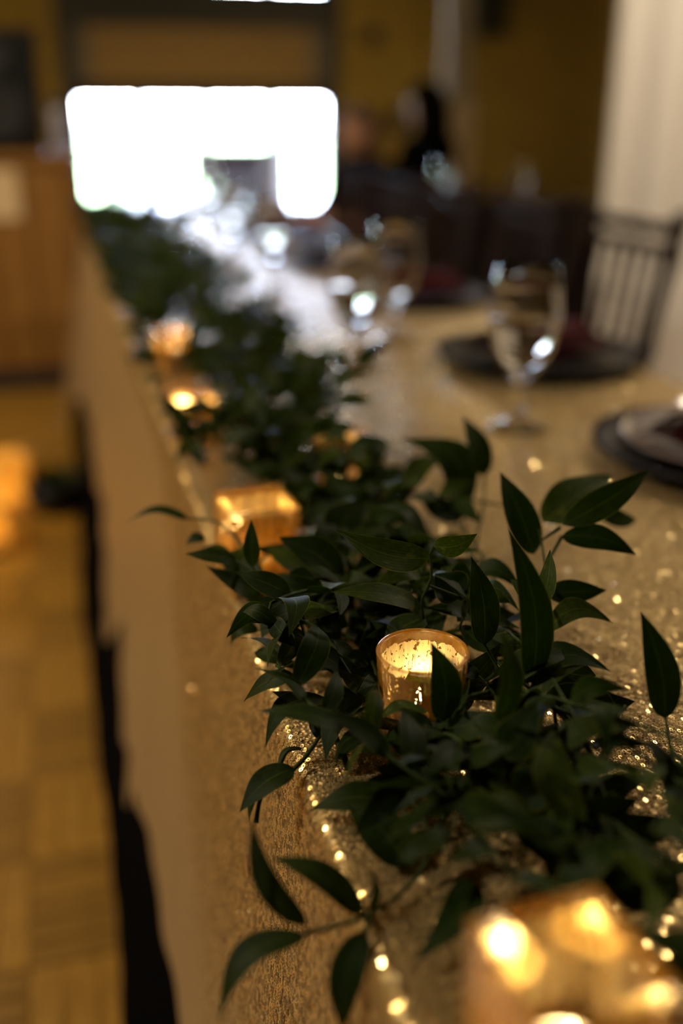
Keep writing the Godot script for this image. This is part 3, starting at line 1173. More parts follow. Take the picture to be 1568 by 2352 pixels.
func tealight(at: Vector3, label: String, energy: float, size := 1.0) -> void:
	var o := thing("tealight_candle", label, "candle", at, 0.0, "tealights in the gold glass holders")
	var s := begin()
	add_lathe(s, [Vector2(0, 0), Vector2(0.0185, 0), Vector2(0.0192, 0.001), Vector2(0.0192, 0.015), Vector2(0.0196, 0.0155), Vector2(0.0188, 0.0155), Vector2(0.0186, 0.002), Vector2(0, 0.0012)], 36)
	obj("cup", s, M.tin, o)
	s = begin()
	add_lathe(s, [Vector2(0, 0.0014), Vector2(0.0183, 0.0027), Vector2(0.0184, 0.0135), Vector2(0.017, 0.0128), Vector2(0.006, 0.0118), Vector2(0, 0.0116)], 36)
	obj("wax", s, M.wax, o)
	flame(o, Vector3(0, 0.0146, 0), size, energy)


func round_votive(at: Vector3, label: String) -> void:
	var o := thing("votive_glass", label, "candle holder", at, 0.4, "gold mercury glass candle holders")
	var outer := []
	var lining := []
	for i in 13:
		var t := i / 12.0
		outer.append(Vector2(lerpf(0.0235, 0.0280, pow(t, 0.8)), 0.0008 + t * 0.0652))
		lining.append(Vector2(lerpf(0.0205, 0.0253, pow(t, 0.8)), 0.0065 + t * 0.058))
	var prof := [Vector2(0, 0.0008), Vector2(0.022, 0.0)] + outer + [Vector2(0.0279, 0.0671), Vector2(0.0272, 0.0678), Vector2(0.0262, 0.0676), Vector2(0.0257, 0.0668)]
	for i in 13:
		var t := 1.0 - i / 12.0
		prof.append(Vector2(lerpf(0.0208, 0.0256, pow(t, 0.8)), 0.006 + t * 0.0595))
	prof.append(Vector2(0, 0.0052))
	var s := begin()
	add_lathe(s, prof, 72)
	obj("glass", s, M.amber_glass, o)
	s = begin()
	add_lathe(s, lining, 72, Vector3.ZERO, 0.0, true)
	obj("lining", s, M.silvering, o, false)
	s = begin()
	var rim := []
	for i in 13:
		var a := TAU * i / 12.0
		rim.append(Vector2(0.0269 + 0.0014 * cos(a), 0.0669 + 0.0011 * sin(a)))
	add_lathe(s, rim, 72)
	obj("rim", s, M.amber_glass, o)


func square_votive(at: Vector3, turn: float, label: String, w := 0.06, h := 0.074) -> void:
	var o := thing("square_votive", label, "candle holder", at, turn, "gold mercury glass candle holders")
	var s := begin()
	for k in 4:
		var b := Basis(Vector3.UP, k * PI / 2)
		add_box(s, b * Vector3(0, h / 2, w / 2 - 0.0018), Vector3(w - (0.0 if k % 2 else 0.0072), h, 0.0036), 0.0009, b)
	add_box(s, Vector3(0, 0.0025, 0), Vector3(w - 0.007, 0.005, w - 0.007), 0.0005)
	obj("glass", s, M.amber_glass, o)
	for k in 4:
		s = begin()
		var b := Basis(Vector3.UP, k * PI / 2)
		var hw := w / 2 - 0.0042
		for i in 8:
			for j in 8:
				var q := [[i, j], [i, j + 1], [i + 1, j + 1], [i, j], [i + 1, j + 1], [i + 1, j]]
				for e in q:
					var u: float = e[0] / 8.0
					var v: float = e[1] / 8.0
					s.set_uv(Vector2((u + k) * 0.25, v))
					s.add_vertex(b * Vector3(lerpf(-hw, hw, u), 0.0055 + v * (h - 0.008), hw))
		obj("lining", s, M.mirror_lining, o, false)


func build_candles() -> void:
	round_votive(Vector3(0.190, TOP, -0.497), "round gold mercury glass votive with a lit tealight, in sharp focus among the leaves")
	tealight(Vector3(0.1895, TOP + 0.0062, -0.499), "lit tealight inside the round gold votive in focus", 0.0027)
	square_votive(Vector3(0.139, TOP, -0.762), 0.08, "square gold mercury glass candle holder at the table edge behind the round votive")
	tealight(Vector3(0.131, TOP + 0.0056, -0.758), "lit tealight inside the square holder behind the round votive", 0.0027)
	square_votive(Vector3(0.1615, TOP, -0.2545), 0.07, "square gold mercury glass candle holder at the bottom right corner, nearest the camera")
	tealight(Vector3(0.1635, TOP + 0.0056, -0.2525), "lit tealight inside the nearest square holder", 0.0008)
	square_votive(Vector3(0.142, TOP, -1.17), 0.1, "square gold candle holder half hidden in leaves, third from the camera along the edge", 0.05, 0.056)
	tealight(Vector3(0.141, TOP + 0.0056, -1.163), "lit tealight in the third holder along the table edge", 0.0027, 1.4)
	square_votive(Vector3(0.163, TOP, -1.56), 0.3, "square gold holder sunk in the garland, fourth from the camera along the edge", 0.052, 0.06)
	tealight(Vector3(0.165, TOP + 0.0056, -1.552), "lit tealight in the fourth holder along the table edge", 0.0027, 1.4)
	round_votive(Vector3(0.262, TOP, -0.94), "round gold votive glowing between leaves in the middle of the garland")
	tealight(Vector3(0.262, TOP + 0.0062, -0.94), "lit tealight in the votive between leaves in the middle of the garland", 0.0027)


# ------------------------------------------------------------------ leaves

# A pointed ruscus leaf, base at the origin, tip at (0, length, 0), face towards +z: arched by BEND, sickle-shaped by SIDE, folded along the midrib.
func leaf_mesh(length: float, width: float, bend: float, side: float, crease: float, n := 18) -> ArrayMesh:
	var s := begin()
	var at := func(t: float, u: float) -> Vector3:
		var shape := 3.1 * pow(maxf(t, 0.0), 0.62) * pow(1.0 - t, 1.12) if t < 1.0 else 0.0
		var hw := maxf(width * 0.5 * minf(shape, 1.0), 0.0004 if t < 0.9 else 0.00005)
		var wave := 0.03 * width * sin(t * 11.0 + u * 2.0) * absf(u)
		return Vector3(u * hw + side * length * sin(PI * t), t * length, bend * length * sin(PI * t) + absf(u) * hw * crease - u * hw * 0.25 * sin(t * 3.0) + wave)
	var us := [-1.0, -0.5, 0.0, 0.5, 1.0]
	for i in n:
		var t0 := pow(i / float(n), 1.15)
		var t1 := pow((i + 1) / float(n), 1.15)
		for j in 4:
			var q := [[t0, us[j]], [t1, us[j]], [t1, us[j + 1]], [t0, us[j]], [t1, us[j + 1]], [t0, us[j + 1]]]
			for e in q:
				s.set_uv(Vector2(e[1] * 0.5 + 0.5, e[0]))
				s.add_vertex(at.call(e[0], e[1]))
	return finish(s, false)


func leaf_frame(b: Vector3, t: Vector3, face: Vector3) -> Transform3D:
	var y := (t - b).normalized()
	var z := (face - y * face.dot(y)).normalized()
	return Transform3D(Basis(y.cross(z), y, z), b)


func sprig(label: String, at: Vector3) -> Node3D:
	return thing("ruscus_sprig", label, "sprig", at)


func twig(o: Node3D, pts: Array, r: float) -> void:
	var s := begin()
	var p := spline(pts, 14)
	var rad := []
	for i in 14:
		rad.append(r * (0.65 + 0.5 * i / 13.0))
	add_tube(s, p, rad, 8)
	obj("stem", s, M.stem, o)


func leaf(o: Node3D, b: Vector3, t: Vector3, face: Vector3, width: float, bend: float, side: float, m: int) -> void:
	var l := put("leaf", leaf_mesh(b.distance_to(t), width, bend, side, 0.12), M["leaf_%d" % m], o)
	l.transform = leaf_frame(b, t, face)


# The long garland: stems laid along the table edge, every one with its leaves; the 300 nearest leaves are pieces of their own.
func build_garland() -> void:
	var o := thing("leaf_garland", "long garland of dark green pointed leaves lying along the left edge of the table", "garland", Vector3(0, TOP, 0))
	var kinds := []
	for k in 8:
		kinds.append(leaf_mesh(1.0, [0.34, 0.4, 0.32, 0.43, 0.36, 0.38, 0.3, 0.35][k], [0.1, 0.2, -0.06, 0.12, 0.25, 0.05, 0.15, 0.3][k], [0.05, -0.08, 0.12, 0.0, -0.12, 0.08, -0.04, 0.1][k], 0.14, 12))
	var rest := []
	for k in 5:
		rest.append(begin())
	# room kept free in front of and above the candles
	var clear := [[Vector3(0.190, 0.83, -0.497), 0.045], [Vector3(0.178, 0.86, -0.455), 0.04], [Vector3(0.165, 0.90, -0.41), 0.035], [Vector3(0.139, 0.83, -0.762), 0.05], [Vector3(0.130, 0.86, -0.70), 0.045], [Vector3(0.120, 0.89, -0.64), 0.035],
		[Vector3(0.160, 0.82, -0.2545), 0.055], [Vector3(0.13, 0.88, -0.2), 0.06], [Vector3(0.142, 0.82, -1.17), 0.04], [Vector3(0.13, 0.85, -1.08), 0.035], [Vector3(0.165, 0.82, -1.57), 0.05], [Vector3(0.150, 0.83, -1.40), 0.045], [Vector3(0.142, 0.845, -1.32), 0.04], [Vector3(0.132, 0.82, -1.10), 0.035], [Vector3(0.155, 0.85, -1.45), 0.035]]
	var count := 0
	var z := -0.30
	var stem_no := 0
	while z > -4.0:
		var mid := 0.215 if z > -0.9 else (0.205 if z > -2.2 else lerpf(0.205, 0.18, (-2.2 - z) / 1.8))
		var half := 0.05 if z > -0.5 else (0.085 if z > -0.9 else 0.09)
		var right := 0.205 + 0.155 * absf(z) if z > -1.0 else 0.37   # the garland keeps to the table's edge
		var b := Vector3(mid + rng.randf_range(-1, 1) * half * 0.8, 0.008 + rng.randf() * 0.03, z)
		var yaw := rng.randfn(0.0, 0.6 if z < -0.95 else 0.3) + (PI if rng.randf() < 0.5 else 0.0)
		var dir := Vector3(sin(yaw), 0, cos(yaw))
		var length := rng.randf_range(0.13, 0.22)
		var lift := rng.randf_range(0.01, 0.045) if z > -0.95 else rng.randf_range(0.02, 0.08)
		var bow := rng.randf_range(-0.03, 0.03)
		var cross := Vector3(dir.z, 0, -dir.x)
		var pts := []
		for i in 5:
			var t := i / 4.0
			pts.append(b + dir * length * t + cross * bow * sin(PI * t) + Vector3.UP * lift * sin(t * 2.2))
		var p := spline(pts, 12)
		for i in p.size():
			p[i].x = maxf(p[i].x, EDGE + 0.002 - 0.01 * rng.randf())
		var blocked := false
		for q in p:
			for c in clear:
				if (q + Vector3(0, TOP, 0)).distance_to(c[0]) < c[1]:
					blocked = true
		if blocked:
			z -= 0.008
			continue
		var s := begin()
		var rad := []
		for i in 12:
			rad.append(lerpf(0.0017, 0.0009, i / 11.0))
		add_tube(s, p, rad, 6)
		var stem := obj("stem", s, M.stem, o)
		stem_no += 1
		var n := int(length / 0.015)
		for i in n:
			var t := (i + 0.7) / n
			var k := t * 10.99
			var j := int(k)
			var at: Vector3 = p[j].lerp(p[j + 1], k - j)
			var along: Vector3 = (p[j + 1] - p[j]).normalized()
			var sgn := 1.0 if i % 2 else -1.0
			var out := (along * rng.randf_range(0.3, 0.9) + cross * sgn * rng.randf_range(0.4, 1.0) + Vector3.UP * (rng.randf_range(-0.15, 0.45) if z > -0.95 else rng.randf_range(-0.15, 0.7))).normalized()
			var l := rng.randf_range(0.036, 0.062) * (1.0 - 0.25 * t)
			var tip := at + out * l
			tip.y = maxf(tip.y, 0.004 if tip.x > EDGE else -0.03)
			if tip.x > right or at.x > right - 0.02:
				continue
			if tip.x < EDGE - 0.03:
				tip.x = EDGE - 0.03 + rng.randf() * 0.02
			out = (tip - at).normalized()
			var hit := false
			for c in clear:
				if (tip + Vector3(0, TOP, 0)).distance_to(c[0]) < c[1] or ((tip + at) * 0.5 + Vector3(0, TOP, 0)).distance_to(c[0]) < c[1]:
					hit = true
			if hit:
				continue
			var face := (Vector3.UP + Vector3(rng.randfn(0, 0.55), rng.randfn(0, 0.2), 0.35 + rng.randfn(0, 0.5))).normalized()
			var f := leaf_frame(at, tip, face).scaled_local(Vector3.ONE * l)
			var m := rng.randi() % 4 if rng.randf() < 0.72 or z > -0.6 else 4
			if count < 296 and z < -0.0:
				put("leaf", kinds[rng.randi() % 8], M["leaf_%d" % m], stem).transform = f
			else:
				rest[m].append_from(kinds[rng.randi() % 8], 0, f)
			count += 1
		z -= rng.randf_range(0.006, 0.011) if z > -0.55 else rng.randf_range(0.010, 0.018)
	print("garland leaves ", count, " stems ", stem_no)
	for k in 5:
		var far: ArrayMesh = rest[k].commit()
		tag(put("foliage", far, M["leaf_%d" % k], o), "", "", "", "stuff")


# ------------------------------------------------------------------ sprigs of ruscus lying loose on the garland

func build_sprigs() -> void:
	var s: Node3D
	s = sprig("leafy sprig with a yellow-mottled leaf in sharp focus, rising just behind the round votive", Vector3(0.2304, 0.7538, -0.5669))
	twig(s, [Vector3(-0.0180, 0.1063, 0.0184), Vector3(-0.0171, 0.0890, 0.0201), Vector3(-0.0214, 0.0701, 0.0155), Vector3(-0.0111, 0.0353, 0.0047), Vector3(-0.0026, 0.0042, 0.0065)], 0.0013)
	twig(s, [Vector3(-0.0180, 0.1063, 0.0184), Vector3(-0.0158, 0.1112, 0.0192)], 0.0013)
	twig(s, [Vector3(-0.0179, 0.0838, 0.0187), Vector3(0.0060, 0.0705, 0.0174)], 0.0013)
	leaf(s, Vector3(-0.0191, 0.1034, 0.0193), Vector3(-0.0787, 0.1275, 0.0128), Vector3(0.11, 0.51, 0.85), 0.0213, 0.06, -0.10, 2)
	leaf(s, Vector3(-0.0163, 0.1115, 0.0190), Vector3(0.0096, 0.1213, 0.0289), Vector3(-0.47, 0.53, 0.70), 0.0140, 0.05, 0.14, 2)
	leaf(s, Vector3(-0.0232, 0.0693, 0.0153), Vector3(-0.0823, 0.0834, 0.0098), Vector3(0.13, 0.79, 0.60), 0.0176, 0.08, 0.02, 2)
	leaf(s, Vector3(0.0038, 0.0705, 0.0168), Vector3(-0.0079, 0.0837, 0.0026), Vector3(-0.11, 0.68, 0.72), 0.0298, 0.00, 0.10, 1)
	leaf(s, Vector3(-0.0173, 0.0561, 0.0112), Vector3(-0.0489, 0.0395, 0.0204), Vector3(-0.33, 0.85, 0.40), 0.0217, 0.10, 0.10, 0)
	s = sprig("upright sprig of six long dark leaves spreading right of the round votive", Vector3(0.2641, 0.7885, -0.4712))
	twig(s, [Vector3(0.0504, 0.0577, -0.1267), Vector3(0.0451, 0.0421, -0.1051), Vector3(0.0298, 0.0268, -0.0640), Vector3(0.0154, 0.0148, -0.0296), Vector3(0.0000, 0.0000, 0.0000)], 0.0013)
	twig(s, [Vector3(0.0505, 0.0516, -0.1209), Vector3(0.0578, 0.0642, -0.1106)], 0.0013)
	twig(s, [Vector3(0.0454, 0.0392, -0.1039), Vector3(0.0609, 0.0566, -0.1122)], 0.0013)
	leaf(s, Vector3(0.0451, 0.0411, -0.1215), Vector3(0.0353, 0.0894, -0.1663), Vector3(-0.30, 0.61, 0.73), 0.0242, 0.06, 0.02, 1)
	leaf(s, Vector3(0.0600, 0.0660, -0.1107), Vector3(0.1310, 0.0969, -0.1203), Vector3(-0.23, 0.72, 0.65), 0.0207, 0.08, 0.05, 0)
	leaf(s, Vector3(0.0739, 0.0450, -0.1652), Vector3(0.1483, 0.0651, -0.1973), Vector3(-0.05, 0.90, 0.44), 0.0340, 0.05, 0.00, 2)
	leaf(s, Vector3(0.0586, 0.0586, -0.1081), Vector3(0.1079, 0.0461, -0.0891), Vector3(-0.13, 0.63, 0.76), 0.0177, 0.10, -0.07, 1)
	leaf(s, Vector3(0.0369, 0.0282, -0.0850), Vector3(0.0802, 0.0277, -0.0782), Vector3(-0.11, 0.67, 0.74), 0.0165, 0.06, 0.02, 1)
	leaf(s, Vector3(0.0245, 0.0133, -0.0600), Vector3(0.0698, 0.0182, -0.0493), Vector3(-0.20, 0.86, 0.47), 0.0162, 0.18, -0.20, 2)
	leaf(s, Vector3(0.1303, 0.0381, -0.1913), Vector3(0.1800, 0.0207, -0.2037), Vector3(0.39, 0.62, 0.68), 0.0153, 0.10, 0.10, 0)
	s = sprig("sprig with a broad pale-rimmed leaf standing upright in focus above the votive's right side", Vector3(0.2473, 0.7856, -0.4859))
	twig(s, [Vector3(-0.0115, 0.0268, -0.0231), Vector3(-0.0047, 0.0125, -0.0176), Vector3(0.0000, 0.0000, 0.0000)], 0.0013)
	twig(s, [Vector3(-0.0006, 0.0205, 0.0137), Vector3(0.0034, 0.0108, 0.0189), Vector3(0.0059, -0.0014, 0.0245)], 0.0013)
	twig(s, [Vector3(0.0009, 0.0393, -0.0493), Vector3(-0.0059, 0.0360, -0.0387), Vector3(-0.0107, 0.0258, -0.0247)], 0.0013)
	leaf(s, Vector3(-0.0115, 0.0263, -0.0229), Vector3(-0.0142, 0.0778, -0.0448), Vector3(-0.06, 0.39, 0.92), 0.0219, 0.05, 0.05, 0)
	leaf(s, Vector3(0.0006, 0.0418, -0.0560), Vector3(0.0158, 0.0403, -0.0456), Vector3(-0.25, 0.84, 0.49), 0.0104, 0.10, -0.10, 2)
	leaf(s, Vector3(-0.0008, 0.0234, 0.0237), Vector3(-0.0117, 0.1147, -0.0000), Vector3(-0.19, 0.23, 0.96), 0.0216, 0.08, 0.07, 1)
	leaf(s, Vector3(0.0213, 0.0494, -0.0165), Vector3(0.0343, 0.0819, -0.0329), Vector3(-0.81, 0.49, 0.32), 0.0127, 0.05, 0.10, 2)
	leaf(s, Vector3(0.0220, 0.0493, -0.0197), Vector3(0.0128, 0.0594, -0.0431), Vector3(-0.31, 0.83, 0.47), 0.0171, 0.10, 0.10, 0)
	s = sprig("soft dark leaves on a sprig at the back, in front of the nearest goblet", Vector3(0.2971, 0.7665, -0.6650))
	twig(s, [Vector3(0.0260, 0.0272, -0.0932), Vector3(0.0132, 0.0164, -0.0477), Vector3(0.0000, 0.0000, 0.0000)], 0.0013)
	twig(s, [Vector3(0.0403, 0.0678, -0.0835), Vector3(0.0373, 0.0468, -0.0757), Vector3(0.0119, 0.0103, -0.0344)], 0.0013)
	leaf(s, Vector3(0.0402, 0.0671, -0.0832), Vector3(0.0302, 0.1122, -0.1157), Vector3(-0.09, 0.57, 0.82), 0.0218, 0.10, 0.05, 0)
	leaf(s, Vector3(0.0259, 0.0261, -0.0928), Vector3(-0.0143, 0.0845, -0.1503), Vector3(-0.29, 0.56, 0.77), 0.0360, 0.12, 0.28, 0)
	leaf(s, Vector3(0.0229, 0.0291, -0.0837), Vector3(-0.0098, 0.0454, -0.1107), Vector3(-0.18, 0.73, 0.66), 0.0249, 0.10, -0.10, 1)
	leaf(s, Vector3(0.0126, 0.0228, -0.0616), Vector3(-0.0109, 0.0062, -0.0502), Vector3(-0.34, 0.81, 0.47), 0.0233, 0.10, 0.10, 1)
	leaf(s, Vector3(-0.0125, 0.0032, -0.0718), Vector3(-0.0297, 0.0369, -0.1016), Vector3(-0.06, 0.64, 0.76), 0.0257, 0.10, -0.05, 0)
	leaf(s, Vector3(-0.0197, 0.0218, -0.1038), Vector3(-0.0458, 0.0272, -0.1133), Vector3(-0.07, 0.77, 0.63), 0.0124, 0.10, 0.10, 1)
	s = sprig("sprig with one leaf hanging over the front of the square holder at the table edge", Vector3(0.1293, 0.7993, -0.6138))
	twig(s, [Vector3(-0.0176, 0.0279, -0.0164), Vector3(-0.0101, 0.0156, -0.0092), Vector3(0.0000, 0.0000, 0.0000)], 0.0013)
	twig(s, [Vector3(-0.0275, 0.0280, -0.0303), Vector3(-0.0126, 0.0199, -0.0117)], 0.0013)
	twig(s, [Vector3(-0.0484, 0.0218, -0.1341), Vector3(-0.0264, 0.0229, -0.1173), Vector3(-0.0161, 0.0238, -0.0589), Vector3(-0.0126, 0.0199, -0.0117)], 0.0013)
	leaf(s, Vector3(-0.0177, 0.0276, -0.0163), Vector3(-0.0152, 0.0591, -0.0285), Vector3(-0.56, 0.34, 0.75), 0.0116, 0.08, 0.03, 0)
	leaf(s, Vector3(-0.0272, 0.0283, -0.0304), Vector3(-0.0617, 0.0323, -0.0417), Vector3(-0.09, 0.82, 0.57), 0.0140, 0.12, -0.04, 0)
	leaf(s, Vector3(-0.0477, 0.0218, -0.1339), Vector3(-0.0976, 0.0134, -0.1556), Vector3(-0.28, 0.92, 0.29), 0.0129, 0.15, 0.10, 0)
	leaf(s, Vector3(-0.0399, 0.0195, -0.0973), Vector3(-0.0549, 0.0148, -0.0996), Vector3(-0.32, 0.75, 0.58), 0.0108, 0.10, 0.10, 0)
	s = sprig("dense dark sprig between the square holder and the round votive", Vector3(0.1248, 0.7967, -0.5805))
	twig(s, [Vector3(0.0549, 0.0066, -0.0543), Vector3(0.0316, 0.0083, -0.0281), Vector3(0.0145, 0.0062, -0.0097), Vector3(0.0000, 0.0000, 0.0000)], 0.0013)
	twig(s, [Vector3(0.0387, -0.0141, 0.0445), Vector3(0.0230, 0.0044, 0.0270), Vector3(0.0145, 0.0062, -0.0097)], 0.0013)
	twig(s, [Vector3(0.0420, -0.0108, 0.0664), Vector3(0.0319, -0.0088, 0.0572), Vector3(0.0230, 0.0044, 0.0270)], 0.0013)
	leaf(s, Vector3(0.0535, 0.0081, -0.0553), Vector3(0.0097, 0.0420, -0.0703), Vector3(0.09, 0.49, 0.87), 0.0296, 0.08, 0.08, 0)
	leaf(s, Vector3(0.0685, 0.0055, -0.1282), Vector3(0.1017, 0.0309, -0.1517), Vector3(-0.16, 0.77, 0.62), 0.0317, 0.05, -0.10, 0)
	leaf(s, Vector3(0.0439, 0.0168, -0.0504), Vector3(0.0016, 0.0032, -0.0343), Vector3(-0.04, 0.81, 0.59), 0.0281, 0.10, 0.10, 1)
	leaf(s, Vector3(0.0379, -0.0120, 0.0490), Vector3(-0.0076, 0.0197, 0.0121), Vector3(-0.03, 0.74, 0.67), 0.0169, 0.06, -0.05, 1)
	leaf(s, Vector3(0.0258, 0.0072, -0.0180), Vector3(0.0449, -0.0040, -0.0081), Vector3(0.12, 0.77, 0.63), 0.0227, 0.10, 0.10, 0)
	leaf(s, Vector3(0.0074, 0.0026, -0.0325), Vector3(-0.0140, -0.0125, -0.0211), Vector3(-0.33, 0.82, 0.46), 0.0196, 0.10, 0.10, 0)
	leaf(s, Vector3(0.0325, 0.0036, 0.0411), Vector3(0.0225, 0.0124, 0.0347), Vector3(0.14, 0.68, 0.72), 0.0106, 0.10, -0.10, 0)
	leaf(s, Vector3(0.0414, -0.0097, 0.0692), Vector3(0.0217, -0.0001, 0.0508), Vector3(-0.21, 0.76, 0.62), 0.0122, 0.05, -0.10, 2)
	leaf(s, Vector3(0.0313, -0.0153, 0.0653), Vector3(0.0186, -0.0099, 0.0539), Vector3(-0.21, 0.77, 0.60), 0.0084, 0.10, -0.10, 0)
	leaf(s, Vector3(0.0748, -0.0066, -0.0322), Vector3(0.0583, 0.0096, -0.0546), Vector3(-0.11, 0.76, 0.63), 0.0261, 0.10, 0.10, 1)
	leaf(s, Vector3(0.0670, -0.0153, 0.0027), Vector3(0.0486, 0.0026, -0.0209), Vector3(-0.09, 0.76, 0.64), 0.0266, 0.10, -0.10, 0)
	leaf(s, Vector3(-0.0144, -0.0088, -0.0339), Vector3(-0.0333, -0.0202, -0.0345), Vector3(-0.46, 0.73, 0.51), 0.0181, 0.25, 0.20, 0)
	leaf(s, Vector3(-0.0191, -0.0195, -0.0197), Vector3(0.0081, -0.0269, 0.0021), Vector3(0.01, 0.95, 0.31), 0.0137, 0.20, 0.10, 0)
	s = sprig("cut sprig with a thick pale stem and glossy leaves lying left of the round votive", Vector3(0.1392, 0.7561, -0.4817))
	twig(s, [Vector3(-0.0039, 0.0259, -0.0285), Vector3(-0.0034, 0.0125, -0.0172), Vector3(-0.0005, 0.0012, 0.0016)], 0.0021)
	twig(s, [Vector3(0.0158, 0.0334, -0.0260), Vector3(-0.0039, 0.0259, -0.0285), Vector3(-0.0139, 0.0293, -0.0293)], 0.0021)
	twig(s, [Vector3(-0.0081, 0.0238, -0.0254), Vector3(-0.0109, 0.0187, -0.0219)], 0.0021)
	leaf(s, Vector3(-0.0184, 0.0308, -0.0312), Vector3(-0.0371, 0.0351, -0.0415), Vector3(-0.09, 0.85, 0.52), 0.0090, 0.08, -0.05, 1)
	leaf(s, Vector3(-0.0085, 0.0268, -0.0268), Vector3(-0.0390, 0.0253, -0.0347), Vector3(-0.16, 0.89, 0.43), 0.0098, 0.10, 0.06, 1)
	leaf(s, Vector3(-0.0063, 0.0327, -0.0286), Vector3(-0.0470, 0.0115, -0.0178), Vector3(-0.26, 0.79, 0.56), 0.0153, 0.15, 0.22, 0)
	leaf(s, Vector3(-0.0120, 0.0137, -0.0179), Vector3(-0.0189, 0.0214, -0.0252), Vector3(0.16, 0.75, 0.65), 0.0128, 0.10, 0.10, 1)
	leaf(s, Vector3(0.0144, 0.0337, -0.0232), Vector3(-0.0144, 0.0085, 0.0014), Vector3(-0.38, 0.83, 0.41), 0.0182, 0.10, 0.12, 0)
	s = sprig("drooping sprig hanging over the cloth edge left of the votive, one leaf folded down", Vector3(0.1063, 0.7572, -0.4880))
	twig(s, [Vector3(0.0320, 0.0210, -0.0198), Vector3(0.0195, 0.0143, -0.0093), Vector3(0.0083, 0.0050, -0.0031), Vector3(0.0000, 0.0000, 0.0000)], 0.0013)
	twig(s, [Vector3(0.0069, 0.0081, -0.0081), Vector3(-0.0010, 0.0075, -0.0089), Vector3(-0.0074, -0.0004, -0.0053)], 0.0013)
	twig(s, [Vector3(-0.0086, -0.0053, -0.0002), Vector3(-0.0204, -0.0119, 0.0047), Vector3(-0.0255, -0.0237, 0.0126)], 0.0013)
	leaf(s, Vector3(0.0076, 0.0080, -0.0090), Vector3(-0.0083, -0.0018, -0.0049), Vector3(-0.46, 0.85, 0.24), 0.0060, 0.10, 0.25, 1)
	leaf(s, Vector3(0.0002, 0.0022, 0.0014), Vector3(-0.0345, -0.0166, 0.0094), Vector3(-0.30, 0.79, 0.54), 0.0187, 0.10, 0.08, 0)
	leaf(s, Vector3(-0.0162, -0.0065, 0.0004), Vector3(-0.0294, -0.0232, 0.0113), Vector3(-0.63, 0.71, 0.32), 0.0077, 0.10, 0.10, 0)
	s = sprig("trailing sprig with four sickle-shaped leaves hanging off the table edge near the camera", Vector3(0.0854, 0.7461, -0.3721))
	twig(s, [Vector3(0.0880, 0.0342, -0.0318), Vector3(0.0766, 0.0258, -0.0204), Vector3(0.0601, 0.0143, -0.0069), Vector3(0.0308, 0.0123, 0.0091), Vector3(0.0000, 0.0000, 0.0000)], 0.0013)
	twig(s, [Vector3(0.0292, 0.0112, 0.0069), Vector3(0.0283, 0.0123, 0.0040)], 0.0013)
	twig(s, [Vector3(0.0308, 0.0123, 0.0091), Vector3(0.0254, 0.0112, 0.0181)], 0.0013)
	leaf(s, Vector3(0.0004, 0.0034, -0.0013), Vector3(-0.0179, 0.0445, -0.0377), Vector3(0.20, 0.70, 0.69), 0.0148, 0.08, -0.17, 0)
	leaf(s, Vector3(0.0267, 0.0142, 0.0095), Vector3(-0.0121, 0.0295, -0.0244), Vector3(-0.04, 0.89, 0.45), 0.0162, 0.10, 0.07, 0)
	leaf(s, Vector3(-0.0001, -0.0006, 0.0002), Vector3(-0.0464, -0.0316, 0.0134), Vector3(-0.42, 0.80, 0.42), 0.0168, 0.12, 0.20, 0)
	leaf(s, Vector3(0.0245, 0.0131, 0.0194), Vector3(0.0099, -0.0338, 0.0323), Vector3(-0.58, 0.38, 0.72), 0.0186, 0.10, 0.05, 1)
	leaf(s, Vector3(0.0312, 0.0135, 0.0076), Vector3(0.0362, 0.0250, -0.0090), Vector3(0.62, 0.55, 0.56), 0.0092, 0.10, 0.10, 1)
	s = sprig("broad dark leaves reaching left over the sequined edge below the votive", Vector3(0.1859, 0.7697, -0.4184))
	twig(s, [Vector3(-0.0354, -0.0122, -0.0105), Vector3(-0.0190, -0.0045, -0.0035), Vector3(0.0000, 0.0000, 0.0000)], 0.0013)
	twig(s, [Vector3(-0.0419, -0.0126, 0.0269), Vector3(-0.0242, -0.0120, 0.0115), Vector3(-0.0049, -0.0022, -0.0004)], 0.0013)
	leaf(s, Vector3(-0.0331, -0.0054, -0.0126), Vector3(-0.0797, -0.0103, -0.0270), Vector3(-0.22, 0.89, 0.41), 0.0215, 0.12, 0.08, 0)
	leaf(s, Vector3(-0.0413, -0.0101, 0.0283), Vector3(-0.0604, -0.0022, -0.0160), Vector3(-0.26, 0.93, 0.28), 0.0266, 0.08, 0.05, 1)
	leaf(s, Vector3(-0.0254, 0.0000, -0.0071), Vector3(-0.0472, 0.0050, -0.0264), Vector3(-0.21, 0.86, 0.46), 0.0200, 0.10, 0.10, 1)
	leaf(s, Vector3(-0.0166, -0.0047, 0.0531), Vector3(-0.0595, -0.0098, 0.0912), Vector3(-0.04, 1.00, 0.09), 0.0204, 0.10, -0.12, 1)
	leaf(s, Vector3(-0.0096, 0.0088, -0.0230), Vector3(-0.0320, 0.0214, -0.0345), Vector3(0.06, 0.73, 0.68), 0.0229, 0.10, 0.10, 0)
	leaf(s, Vector3(-0.0098, 0.0027, -0.0150), Vector3(-0.0405, 0.0088, -0.0317), Vector3(-0.09, 0.87, 0.48), 0.0232, 0.15, -0.10, 0)
	s = sprig("single dark leaf on a thin stem standing in front of the glowing round votive", Vector3(0.2188, 0.8068, -0.4635))
	twig(s, [Vector3(-0.0315, -0.0081, 0.0090), Vector3(-0.0227, -0.0028, 0.0060), Vector3(-0.0139, -0.0004, 0.0018), Vector3(0.0000, 0.0000, 0.0000)], 0.0013)
